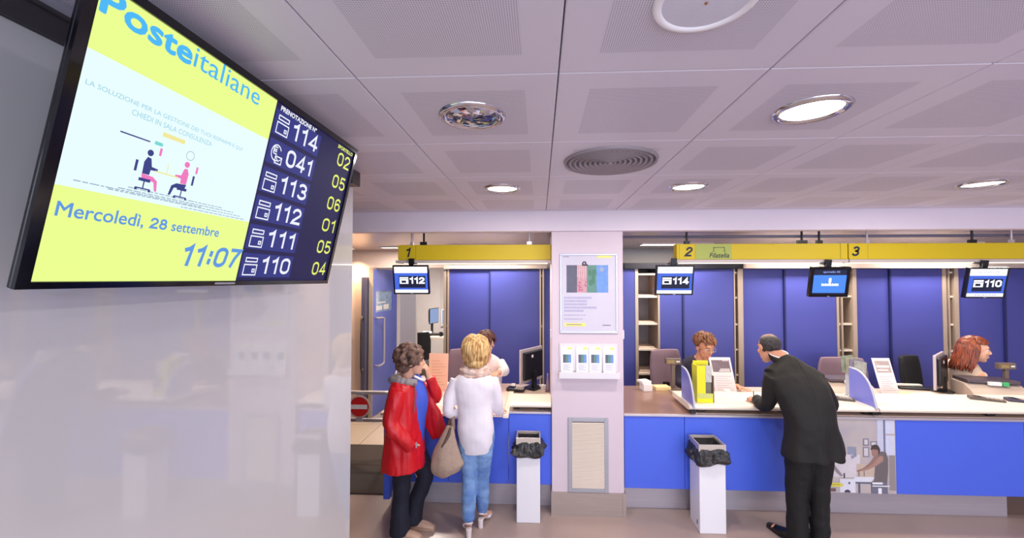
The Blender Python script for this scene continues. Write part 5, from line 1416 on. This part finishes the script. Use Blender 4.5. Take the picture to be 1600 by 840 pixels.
# ---- blonde woman in the white tunic, seen from behind
def woman_blonde():
    r = root('person', 'blonde woman in a long white blouse, light jeans and white heels', 'person', (-0.55, 3.52, 0))
    HC = (-0.545, 3.515, 1.555); R = orient((-0.25, 1, -0.05))
    b = B(); head(b, HC, R)
    b.limb([(-0.56, 3.50, 1.28), (-0.553, 3.50, 1.42), (-0.548, 3.505, 1.50)], [0.07, 0.052, 0.056])
    b.limb([(-0.54, 3.5, 0.74), (-0.54, 3.5, 0.95), (-0.55, 3.5, 1.12), (-0.555, 3.5, 1.26), (-0.56, 3.5, 1.35)], [(0.13, 0.10), (0.115, 0.09), (0.13, 0.10), (0.15, 0.09), (0.07, 0.06)], n=18)
    b.limb([(-0.60, 3.5, 0.80), (-0.60, 3.51, 0.46), (-0.60, 3.50, 0.14)], [0.075, 0.05, 0.034]); b.limb([(-0.48, 3.51, 0.80), (-0.495, 3.56, 0.46), (-0.505, 3.65, 0.14)], [0.075, 0.05, 0.034])
    b.limb([(-0.60, 3.495, 0.13), (-0.615, 3.55, 0.075), (-0.64, 3.63, 0.035)], [0.033, (0.034, 0.03), (0.036, 0.018)]); b.limb([(-0.505, 3.645, 0.13), (-0.49, 3.70, 0.075), (-0.465, 3.78, 0.035)], [0.033, (0.034, 0.03), (0.036, 0.018)])
    b.limb([(-0.72, 3.50, 1.29), (-0.765, 3.45, 1.06), (-0.70, 3.60, 0.985)], [0.045, 0.038, 0.028]); b.limb([(-0.40, 3.50, 1.29), (-0.365, 3.56, 1.06), (-0.36, 3.72, 0.975)], [0.045, 0.038, 0.028])
    hand(b, (-0.70, 3.60, 0.985), (0.35, 1, -0.05), (0, 0, -1), 0.6, 1)
    hand(b, (-0.36, 3.72, 0.972), (-0.05, 1, -0.12), (0, 0, -1), 0.4, -1)
    remeshed(b, 'body', SKIN, r, 0.006, 3)
    face_parts(r, HC, R)
    hm = mat('hair_blonde', (170, 118, 66), 0.45, col2=(236, 200, 138), vscale=1.0, stretch=(70, 70, 9), bump=0.5, bscale=2.5)
    hc = Vector((-0.545, 3.50, 1.575)); I = orient((0, 1, 0))
    b = B(); b.blob(hc, (0.110, 0.112, 0.106)); b.blob((-0.548, 3.485, 1.515), (0.114, 0.096, 0.085)); b.blob((-0.540, 3.47, 1.45), (0.082, 0.070, 0.060)); b.blob((-0.60, 3.50, 1.485), (0.055, 0.06, 0.07)); b.blob((-0.49, 3.50, 1.485), (0.055, 0.06, 0.07))
    rnd = random.Random(5)
    # feathered layers: flat tapering wisps lying over the volume, flicking out at the tips
    for k in range(150):
        az = rnd.uniform(-pi * 1.1, pi * 0.1); lvl = rnd.random()
        t0 = 0.15 + 1.25 * lvl; t1 = t0 + rnd.uniform(0.6, 0.85); o = rnd.uniform(0.99, 1.05); sw_ = rnd.uniform(-0.25, 0.25); pts = []
        for q in range(5):
            f = q / 4; t = t0 + (t1 - t0) * f; aa = az + sw_ * f
            p = Vector((0.113 * sin(t) * cos(aa), 0.114 * sin(t) * sin(aa), 0.108 * cos(t))) * (o + 0.07 * max(0, f - .6))
            p.z -= 0.045 * lvl * f; pts.append(hc + p)
        w = rnd.uniform(0.010, 0.018)
        rr = [(w * .5, .004), (w, .006), (w * .9, .006), (w * .6, .005), (w * .15, .002)]
        tang = Vector((-sin(az), cos(az), 0))
        b.limb(pts, rr, side=tang, n=8, res=3)
    def comb(p, n):
        q = p - hc; A = math.atan2(q.y, q.x); T = math.atan2(sqrt(q.x * q.x + q.y * q.y), q.z)
        w = A * 13 + 2.2 * noise.noise(Vector((A * 2, T * 1.5, 0.3)))
        return min(1, T) * (0.0022 * sin(w * 2.1) + 0.0020 * sin(w * 4.7 + T * 2) + 0.003 * noise.noise(Vector((A * 5, T * 1.2, 2.0))))
    remeshed(b, 'hair', hm, r, 0.0038, 1, comb, label='layered short blonde hair')
    # scarf
    b = B()
    for k, (rr, z, th) in enumerate(((0.108, 1.372, 0.024), (0.095, 1.400, 0.022), (0.120, 1.348, 0.016))):
        pts = [(-0.552 + rr * cos(2 * pi * i / 12) * 1.02, 3.505 + rr * sin(2 * pi * i / 12) * 0.72, z + 0.012 * sin(2 * pi * i / 6 + k)) for i in range(13)]
        b.limb(pts, [th] * 13, n=10, res=3)
    remeshed(b, 'scarf', mat('beige_scarf', (196, 160, 146), 0.85, col2=(226, 204, 192), vscale=20, bump=0.4, bscale=120), r, 0.005, 1, folds(0.012, 30, 30, 60), label='beige pink scarf')
    # blouse
    b = B()
    b.limb([(-0.532, 3.505, 0.695), (-0.535, 3.505, 0.78), (-0.54, 3.505, 0.90), (-0.548, 3.505, 1.05), (-0.556, 3.505, 1.18), (-0.558, 3.50, 1.28), (-0.556, 3.50, 1.34), (-0.553, 3.50, 1.37)], [(0.118, 0.105), (0.140, 0.118), (0.152, 0.125), (0.148, 0.118), (0.165, 0.120), (0.178, 0.105), (0.13, 0.085), (0.08, 0.06)], n=26, power=2.3)
    b.limb([(-0.70, 3.50, 1.295), (-0.745, 3.475, 1.18), (-0.768, 3.455, 1.06), (-0.745, 3.50, 1.015), (-0.71, 3.575, 0.99)], [0.064, 0.058, 0.052, 0.05, 0.046], n=14)
    b.limb([(-0.415, 3.50, 1.295), (-0.378, 3.52, 1.18), (-0.365, 3.555, 1.06), (-0.362, 3.61, 1.01), (-0.36, 3.68, 0.985)], [0.064, 0.056, 0.050, 0.047, 0.044], n=14)
    remeshed(b, 'blouse', mat('white_linen_blouse', (234, 228, 238), 0.8, var=0.03, vscale=10, bump=0.3, bscale=9), r, 0.008, 4, folds(0.018, 9, 9, 10), label='long white blouse')
    # jeans
    b = B()
    b.limb([(-0.60, 3.505, 0.86), (-0.60, 3.505, 0.70), (-0.598, 3.51, 0.46), (-0.598, 3.505, 0.28), (-0.60, 3.50, 0.12)], [0.095, 0.085, 0.062, 0.062, 0.047])
    b.limb([(-0.475, 3.51, 0.86), (-0.480, 3.515, 0.70), (-0.49, 3.555, 0.46), (-0.498, 3.60, 0.28), (-0.505, 3.645, 0.12)], [0.095, 0.085, 0.062, 0.060, 0.045])
    remeshed(b, 'jeans', mat('light_blue_denim', (92, 130, 190), 0.8, col2=(128, 164, 214), vscale=8, bump=0.5, bscale=26), r, 0.007, 3, folds(0.012, 12, 12, 30), label='light blue jeans')
    # slingback heels
    for (x, y, dx, ey) in ((-0.60, 3.50, -0.28, 0), (-0.505, 3.65, 0.26, 0)):
        sh = B(); L = sqrt(1 + dx * dx)
        f = Vector((dx / L, 1 / L, 0)); sd = Vector((1 / L, -dx / L, 0)); o = Vector((x, y - 0.01, 0))
        b = B()
        b.limb([o + f * -0.03 + Vector((0, 0, 0.075)), o + f * 0.04 + Vector((0, 0, 0.055)), o + f * 0.11 + Vector((0, 0, 0.016)), o + f * 0.185 + Vector((0, 0, 0.012))], [(0.028, 0.008), (0.027, 0.008), (0.038, 0.009), (0.026, 0.009)], side=sd, n=12)
        b.limb([o + f * 0.085 + Vector((0, 0, 0.035)), o + f * 0.13 + Vector((0, 0, 0.030)), o + f * 0.185 + Vector((0, 0, 0.020))], [(0.040, 0.024), (0.042, 0.026), (0.026, 0.014)], side=sd, n=14)
        b.limb([o + f * -0.035 + Vector((0, 0, 0.078)), o + f * -0.035 + Vector((0, 0, 0.035)), o + f * -0.032 + Vector((0, 0, 0.0))], [(0.026, 0.024), (0.022, 0.020), (0.022, 0.020)], side=sd, n=12)
        b.limb([o + sd * 0.032 + f * 0.05 + Vector((0, 0, 0.075)), o + sd * 0.034 + f * -0.01 + Vector((0, 0, 0.11)), o - f * 0.048 + Vector((0, 0, 0.125)), o - sd * 0.034 + f * -0.01 + Vector((0, 0, 0.11)), o - sd * 0.032 + f * 0.05 + Vector((0, 0, 0.075))], [(0.009, 0.005)] * 5, side=(0, 0, 1), n=8)
        remeshed(b, 'shoe', mat('white_leather_heel', (228, 216, 216), 0.35), r, 0.0045, 1, label='white slingback heel')
woman_blonde()

# ---- taupe hobo bag hanging from her forearm
def hobo_bag():
    r = root('handbag', 'large taupe woven shoulder bag hanging on the blonde woman\'s arm', 'handbag', (-0.76, 3.41, 0.53))
    b = B()
    b.limb([(-0.745, 3.43, 0.93), (-0.760, 3.425, 0.85), (-0.770, 3.42, 0.76), (-0.770, 3.415, 0.67), (-0.762, 3.41, 0.60), (-0.745, 3.41, 0.545)], [(0.030, 0.022), (0.060, 0.035), (0.095, 0.055), (0.125, 0.07), (0.138, 0.075), (0.09, 0.05)], side=(1, 0, -0.28), n=24)
    m = mat('taupe_woven_leather', (176, 152, 136), 0.6, var=0.15, vscale=30, bump=0.9, bscale=130)
    remeshed(b, 'pouch', m, r, 0.007, 3, folds(0.014, 16, 16, 5))
    b = B(); b.limb([(-0.720, 3.44, 0.90), (-0.728, 3.455, 0.98), (-0.735, 3.50, 1.055), (-0.745, 3.545, 1.03), (-0.760, 3.52, 0.95), (-0.775, 3.45, 0.88)], [(0.016, 0.007)] * 6, side=(1, 0, 0), n=8)
    b.obj('strap', mat('taupe_strap', (140, 118, 104), 0.6), r, smooth=True)
    b = B(); b.limb([(-0.735, 3.40, 0.93), (-0.755, 3.385, 0.86), (-0.80, 3.365, 0.78)], [(0.010, 0.006), (0.013, 0.006), (0.006, 0.004)], side=(1, 0, 0), n=8)
    b.obj('dark_opening', mat('bag_opening', (96, 76, 66), 0.7), r, smooth=True)
hobo_bag()

# ---- man in the dark suit leaning over the shelf
def man():
    r = root('person', 'balding man in a black suit bending over the counter to write', 'person', (2.16, 3.55, 0))
    HC = (2.045, 3.80, 1.535); R = orient((-0.14, 0.92, -0.36), (0.12, 0.25, 1))
    b = B(); head(b, HC, R, 1.02)
    b.limb([(2.14, 3.64, 1.36), (2.115, 3.70, 1.44), (2.07, 3.77, 1.50)], [0.075, 0.062, 0.062])
    b.limb([(2.17, 3.43, 0.80), (2.17, 3.44, 1.0), (2.16, 3.50, 1.18), (2.15, 3.58, 1.30), (2.13, 3.66, 1.38)], [(0.14, 0.10), (0.14, 0.10), (0.15, 0.10), (0.16, 0.09), (0.07, 0.06)], n=18)
    b.limb([(2.09, 3.45, 0.85), (2.08, 3.49, 0.48), (2.085, 3.50, 0.08)], [0.085, 0.055, 0.04]); b.limb([(2.24, 3.44, 0.85), (2.245, 3.47, 0.48), (2.255, 3.48, 0.08)], [0.085, 0.055, 0.04])
    b.limb([(2.085, 3.49, 0.07), (2.05, 3.58, 0.05), (2.00, 3.68, 0.04)], [0.04, (0.04, 0.03), (0.04, 0.02)]); b.limb([(2.255, 3.47, 0.07), (2.265, 3.56, 0.05), (2.275, 3.66, 0.04)], [0.04, (0.04, 0.03), (0.04, 0.02)])
    b.limb([(2.0, 3.62, 1.30), (1.955, 3.66, 1.07), (1.99, 3.93, 1.035)], [0.05, 0.042, 0.03]); b.limb([(2.33, 3.57, 1.27), (2.44, 3.63, 1.07), (2.24, 3.92, 1.035)], [0.05, 0.042, 0.03])
    hand(b, (1.985, 3.93, 1.035), (0.1, 1, 0.0), (0.2, 0, -1), 0.8, 1); hand(b, (2.24, 3.92, 1.035), (-0.6, 0.8, 0.0), (0, 0, -1), 0.5, -1)
    remeshed(b, 'body', SKIN_TAN, r, 0.006, 3)
    face_parts(r, HC, R, 1.02, lips=False, brow=(60, 50, 46))
    c = Vector(HC) + R @ Vector((0, -0.012, 0.030)) * 1.02
    rad = (0.079, 0.097, 0.089)
    b = B(); shell(b, c, R, rad, (0.92, 2.5), (pi - 0.16, 2 * pi + 0.16), t=0.012, n=30, m=12, wob=0.06)
    b.obj('hair', mat('hair_black_grey', (34, 30, 32), 0.6, col2=(66, 58, 58), vscale=60, bump=0.5, bscale=150), r, smooth=True, label='dark hair round the back and sides')
    b = B(); shell(b, c, R, rad, (0.0, 1.02), (0, 2 * pi), t=0.004, n=30, m=8)
    b.obj('thin_hair', mat('hair_thin_grey', (150, 122, 108), 0.6, col2=(110, 92, 86), vscale=40, bump=0.4, bscale=150), r, smooth=True, label='thin greying hair on the crown')
    b = B()
    pts = [(2.094 + 0.072 * cos(a), 3.722 + 0.066 * sin(a), 1.486 + 0.022 * sin(a) + 0.006 * cos(a)) for a in [2 * pi * k / 12 for k in range(13)]]
    b.limb(pts, [(0.018, 0.007)] * 13, side=(-0.2, 0.45, 1), n=8, res=2)
    b.obj('shirt_collar', M_PAPER, r, smooth=True, label='white shirt collar')
    sm = mat('black_suit_wool', (17, 14, 14), 0.75, var=0.15, vscale=12, bump=0.6, bscale=11)
    b = B()
    b.limb([(2.09, 3.45, 0.90), (2.088, 3.46, 0.70), (2.083, 3.49, 0.46), (2.09, 3.50, 0.22), (2.092, 3.50, 0.04)], [(0.105, 0.11), (0.10, 0.10), (0.083, 0.085), (0.078, 0.08), (0.076, 0.082)], n=16)
    b.limb([(2.235, 3.44, 0.90), (2.24, 3.45, 0.70), (2.245, 3.47, 0.46), (2.252, 3.48, 0.22), (2.255, 3.48, 0.04)], [(0.105, 0.11), (0.098, 0.10), (0.078, 0.082), (0.07, 0.075), (0.066, 0.078)], n=16)
    remeshed(b, 'trousers', mat('black_suit_trousers', (12, 11, 15), 0.75, var=0.2, vscale=10, bump=0.6, bscale=14), r, 0.008, 3, folds(0.013, 10, 10, 13), label='black suit trousers')
    for x0, y0, x1, y1 in ((2.085, 3.47, 1.985, 3.73), (2.255, 3.45, 2.28, 3.73)):
        f = (Vector((x1, y1, 0)) - Vector((x0, y0, 0))); sd = Vector((f.y, -f.x, 0)).normalized(); o = Vector((x0, y0, 0))
        b = B(); b.limb([o - f * 0.05 + Vector((0, 0, 0.045)), o + f * 0.3 + Vector((0, 0, 0.05)), o + f * 0.65 + Vector((0, 0, 0.038)), o + f + Vector((0, 0, 0.026))], [(0.036, 0.036), (0.042, 0.04), (0.047, 0.032), (0.030, 0.018)], side=sd, n=14)
        b.limb([o - f * 0.1 + Vector((0, 0, 0.008)), o + f * 0.5 + Vector((0, 0, 0.008)), o + f * 1.02 + Vector((0, 0, 0.008))], [(0.036, 0.008), (0.046, 0.008), (0.028, 0.008)], side=sd, n=14)
        remeshed(b, 'shoe', mat('black_polished_leather', (16, 14, 16), 0.22), r, 0.005, 2)
    # jacket
    b = B()
    b.limb([(2.175, 3.425, 0.735), (2.172, 3.425, 0.85), (2.168, 3.43, 0.98), (2.162, 3.46, 1.10), (2.155, 3.52, 1.22), (2.148, 3.585, 1.31), (2.130, 3.650, 1.390), (2.098, 3.715, 1.458)], [(0.225, 0.155), (0.205, 0.145), (0.190, 0.135), (0.195, 0.130), (0.215, 0.125), (0.215, 0.110), (0.15, 0.085), (0.068, 0.058)], side=(1, 0.06, 0.05), n=28, power=2.4)
    b.limb([(2.00, 3.60, 1.315), (1.968, 3.63, 1.20), (1.950, 3.665, 1.085), (1.955, 3.74, 1.055), (1.98, 3.89, 1.048)], [0.092, 0.082, 0.062, 0.058, 0.048], n=16)
    b.limb([(2.305, 3.565, 1.275), (2.385, 3.585, 1.18), (2.445, 3.62, 1.08), (2.41, 3.71, 1.052), (2.28, 3.87, 1.048)], [0.085, 0.073, 0.062, 0.058, 0.048], n=16)
    b.limb([(1.985, 3.635, 1.325), (2.06, 3.66, 1.375), (2.13, 3.655, 1.395), (2.22, 3.635, 1.355), (2.335, 3.575, 1.285)], [0.072, 0.070, 0.066, 0.076, 0.078], n=14)
    b.blob((2.025, 3.615, 1.305), (0.085, 0.085, 0.085)); b.blob((2.00, 3.62, 1.25), (0.08, 0.08, 0.10)); b.blob((2.29, 3.565, 1.265), (0.09, 0.085, 0.09))
    # right-hand vent corner flaring out
    b.limb([(2.33, 3.45, 1.0), (2.355, 3.44, 0.87), (2.385, 3.43, 0.76)], [(0.05, 0.06), (0.045, 0.08), (0.035, 0.09)], n=14)
    def jf(p, n):
        k = folds(0.020, 11, 11, 8)(p, n) - 0.004 * math.exp(-((p.x - 2.165) / 0.006) ** 2) * (1 if n.y < 0 else 0)
        if p.z < 0.98: k += 0.012 * sin(p.x * 38 + 1.2) * (0.98 - p.z) / 0.25
        return k
    remeshed(b, 'jacket', sm, r, 0.008, 10, jf, label='black suit jacket')
    b = B(); pts = [(2.100 + 0.084 * cos(a), 3.706 + 0.076 * sin(a), 1.464 + 0.02 * sin(a)) for a in [2 * pi * k / 12 for k in range(13)]]
    b.limb(pts, [(0.026, 0.010)] * 13, side=(-0.2, 0.45, 1), n=8, res=2)
    b.obj('jacket_collar', sm, r, smooth=True)
man()
solo(B().rod((2.03, 4.04, 1.008), (2.00, 3.985, 1.10), 0.0045, 8), 'pen', M_BLACK, 'black pen in the hand of the man in the suit', 'pen', 'pens on the shelf', origin=(2.03, 4.04, 1.005))

# ---- clerks behind the counter
def clerk(label, base, HC, face, skin, top_m, hair, torso, arms, seat=0.60, up=(0, 0, 1), hs=1.0, glasses=False, lips=True, brow=(90, 66, 50), cardigan=None):
    r = root('person', label, 'person', base)
    bx, by, _ = base; R = orient(face, up); HC = Vector(HC)
    b = B(); head(b, HC, R, hs)
    neck = torso[-1][0]
    b.limb([Vector(neck) - Vector((0, 0, 0.06)), (Vector(neck) + HC) / 2, HC - Vector((0, 0, 0.05))], [0.065, 0.05, 0.054])
    b.limb([t[0] for t in torso], [(t[1] * .85, t[2] * .85) for t in torso], n=16)
    for sx in (-1, 1):
        hx = torso[0][0][0] + sx * 0.09; hy = torso[0][0][1]
        b.limb([(hx, hy, seat + 0.07), (hx + sx * .02, hy - 0.36, seat + 0.07), (hx + sx * .02, hy - 0.34, seat - 0.22), (hx + sx * .02, hy - 0.30, 0.15)], [0.075, 0.06, 0.05, 0.035])
        b.limb([(hx + sx * .02, hy - 0.30, 0.13), (hx + sx * .02, hy - 0.38, 0.05), (hx + sx * .02, hy - 0.44, 0.03)], [0.035, (0.035, .03), (0.03, .02)])
    for pts, n, th in arms:
        b.limb(pts, [0.045, 0.038, 0.03] if len(pts) == 3 else [0.04] * len(pts))
        d = Vector(pts[-1]) - Vector(pts[-2]); hand(b, pts[-1], d, n, 0.5, th)
    remeshed(b, 'body', skin, r, 0.006, 3)
    face_parts(r, HC, R, hs, lips, brow)
    b = B(); b.limb([t[0] for t in torso], [(t[1], t[2]) for t in torso], n=22, power=2.3)
    for pts, n, th in arms:
        e = Vector(pts[-1]) - (Vector(pts[-1]) - Vector(pts[-2])).normalized() * 0.03
        b.limb(list(pts[:-1]) + [e], [0.062, 0.054, 0.044] if len(pts) == 3 else [0.05] * len(pts))
    remeshed(b, 'top', top_m, r, 0.008, 3, folds(0.010, 12, 12, 10))
    b = B()
    for sx in (-1, 1):
        hx = torso[0][0][0] + sx * 0.09; hy = torso[0][0][1]
        b.limb([(hx, hy + .05, seat + 0.09), (hx + sx * .02, hy - 0.36, seat + 0.08), (hx + sx * .02, hy - 0.345, seat - 0.22), (hx + sx * .02, hy - 0.30, 0.12)], [0.092, 0.078, 0.068, 0.06])
    remeshed(b, 'trousers', M_BLACKFAB, r, 0.012, 2)
    for sx in (-1, 1):
        hx = torso[0][0][0] + sx * 0.11; hy = torso[0][0][1]
        b = B(); b.limb([(hx, hy - 0.26, 0.04), (hx, hy - 0.36, 0.045), (hx, hy - 0.49, 0.025)], [(0.035, 0.038), (0.042, 0.035), (0.03, 0.02)]); b.obj('shoe', M_BLACK, r, smooth=True)
    hair(r, HC, R, hs)
    if glasses:
        def P(x, y, z): return HC + R @ (Vector((x, y, z)) * hs)
        b = B()
        for sx in (-1, 1):
            b.limb([P(sx * 0.033 + 0.024 * cos(2 * pi * k / 12), 0.094, 0.008 + 0.018 * sin(2 * pi * k / 12)) for k in range(13)], [0.0022] * 13, n=6, res=2)
            b.limb([P(sx * 0.057, 0.092, 0.012), P(sx * 0.075, 0.05, 0.012), P(sx * 0.080, -0.01, 0.008)], [0.0022] * 3, n=6, res=2)
        b.limb([P(-0.009, 0.096, 0.012), P(0, 0.100, 0.015), P(0.009, 0.096, 0.012)], [0.002] * 3, n=6, res=2)
        b.obj('glasses', mat('spectacle_frame', (196, 180, 176), 0.25, 0.6), r, smooth=True)
    return r

def hair_short_brown(r, HC, R, s):
    b = B(); c = HC + R @ Vector((0, -0.018, 0.040)) * s
    shell(b, c, R, (0.088 * s, 0.108 * s, 0.094 * s), (0.0, 1.25), (0, 2 * pi), t=0.012, n=36, m=10)
    shell(b, c, R, (0.088 * s, 0.106 * s, 0.094 * s), (0.9, 2.15), (pi - 0.30, 2 * pi + 0.30), t=0.012, n=30, m=10)
    locks(b, c, R, (0.096 * s, 0.116 * s, 0.102 * s), 120, th=(0.05, 0.9), ln=(0.4, 0.7), thick=0.010, out=1.06, wave=0.3, seed=4)
    locks(b, c, R, (0.096 * s, 0.114 * s, 0.102 * s), 60, th=(0.8, 1.2), ln=(0.5, 0.8), az=(pi - 0.2, 2 * pi + 0.2), thick=0.010, out=1.04, wave=0.3, seed=6)
    b.obj('hair', mat('hair_auburn_brown', (84, 48, 32), 0.5, col2=(150, 98, 62), vscale=1.0, stretch=(90, 90, 20)), r, smooth=True, label='short auburn brown hair')
clerk('short-haired clerk with glasses in a dark navy jumper behind counter 2', (1.82, 5.0, 0), (1.845, 4.72, 1.395), (0.30, -1, -0.38), SKIN_TAN,
      mat('navy_jumper', (44, 40, 62), 0.85, bump=0.2, bscale=200), hair_short_brown,
      [((1.80, 5.05, 0.62), 0.17, 0.13), ((1.80, 5.02, 0.85), 0.165, 0.12), ((1.80, 4.93, 1.05), 0.185, 0.12), ((1.81, 4.86, 1.18), 0.165, 0.10), ((1.82, 4.82, 1.255), 0.065, 0.06)],
      [([(1.64, 4.88, 1.15), (1.58, 4.80, 0.98), (1.68, 4.62, 0.965)], (0, 0, -1), 1), ([(1.98, 4.88, 1.15), (2.08, 4.82, 0.98), (2.19, 4.68, 0.965)], (0, 0, -1), -1)],
      hs=1.12, glasses=True, brow=(120, 74, 50))

def hair_long_red(r, HC, R, s):
    b = B(); c = HC + R @ Vector((0, -0.022, 0.036)) * s
    shell(b, c, R, (0.092 * s, 0.112 * s, 0.096 * s), (0.0, 1.22), (0, 2 * pi), t=0.012, n=36, m=10)
    shell(b, c, R, (0.092 * s, 0.110 * s, 0.096 * s), (0.9, 2.2), (pi - 0.22, 2 * pi + 0.22), t=0.014, n=30, m=10)
    def P(x, y, z): return c + R @ (Vector((x, y, z)) * s)
    rnd = random.Random(8)
    for k in range(110):      # long strands falling behind and beside the face
        a = rnd.uniform(pi - 0.25, 2 * pi + 0.25); t = rnd.uniform(0.2, 1.1)
        rx, ry = 0.098 * s * cos(a), 0.118 * s * sin(a)
        pts = [P(0.6 * 0.098 * cos(a) * sin(t), 0.118 * sin(a) * sin(t), 0.104 * cos(t)), P(0.098 * cos(a), 0.118 * sin(a), 0.0), P(0.102 * cos(a), 0.122 * sin(a) - 0.008, -0.09), P(0.112 * cos(a), 0.125 * sin(a) - 0.02, rnd.uniform(-0.20, -0.16)), P(0.115 * cos(a) + rnd.uniform(-.02, .02), 0.13 * sin(a) - 0.03, rnd.uniform(-0.27, -0.22))]
        b.limb(pts, [0.006, 0.011, 0.011, 0.009, 0.003], n=6, res=2)
    b.obj('hair', mat('hair_copper_red', (84, 34, 22), 0.42, col2=(158, 74, 40), vscale=1.0, stretch=(80, 80, 10)), r, smooth=True, label='long copper-red hair')
clerk('red-haired clerk in a cream top seen in profile at the right', (4.74, 5.0, 0), (4.80, 4.78, 1.375), (0.80, -0.60, -0.10), SKIN,
      mat('cream_knit', (226, 200, 178), 0.85, bump=0.3, bscale=140), hair_long_red,
      [((4.76, 5.02, 0.62), 0.16, 0.15), ((4.77, 5.00, 0.85), 0.14, 0.13), ((4.77, 4.93, 1.05), 0.14, 0.16), ((4.77, 4.87, 1.17), 0.12, 0.15), ((4.76, 4.83, 1.235), 0.06, 0.06)],
      [([(4.79, 4.74, 1.12), (4.86, 4.80, 0.99), (5.05, 4.80, 0.965)], (0, 0, -1), 1), ([(4.79, 5.02, 1.12), (4.95, 5.02, 0.99), (5.14, 4.92, 0.965)], (0, 0, -1), -1)],
      hs=1.08, brow=(130, 76, 50))

def hair_dark_bob(r, HC, R, s):
    b = B(); c = HC + R @ Vector((0, -0.018, 0.038)) * s
    shell(b, c, R, (0.090 * s, 0.108 * s, 0.095 * s), (0.0, 1.22), (0, 2 * pi), t=0.012, n=36, m=10)
    shell(b, c, R, (0.090 * s, 0.108 * s, 0.095 * s), (0.9, 2.3), (pi - 0.3, 2 * pi + 0.3), t=0.014, n=30, m=10)
    locks(b, c, R, (0.098 * s, 0.117 * s, 0.103 * s), 110, th=(0.05, 0.9), ln=(0.5, 0.9), thick=0.010, out=1.05, seed=12)
    b.obj('hair', mat('hair_dark_reddish', (66, 34, 32), 0.45, col2=(104, 56, 46), vscale=30), r, smooth=True, label='dark reddish-brown hair')
clerk('dark-haired clerk in a white shirt half hidden behind the blonde woman', (-0.62, 5.0, 0), (-0.615, 4.74, 1.40), (0.25, -1, -0.25), SKIN,
      mat('white_cotton_shirt', (240, 226, 224), 0.8, bump=0.1, bscale=90), hair_dark_bob,
      [((-0.63, 5.02, 0.62), 0.17, 0.13), ((-0.63, 4.99, 0.85), 0.165, 0.12), ((-0.63, 4.92, 1.05), 0.185, 0.12), ((-0.62, 4.86, 1.18), 0.165, 0.10), ((-0.62, 4.82, 1.255), 0.065, 0.06)],
      [([(-0.79, 4.86, 1.15), (-0.82, 4.70, 1.0), (-0.70, 4.50, 0.965)], (0, 0, -1), 1), ([(-0.47, 4.86, 1.17), (-0.40, 4.74, 1.10), (-0.455, 4.56, 1.12)], (0, 0, -1), -1)],
      hs=1.08, brow=(60, 40, 36))
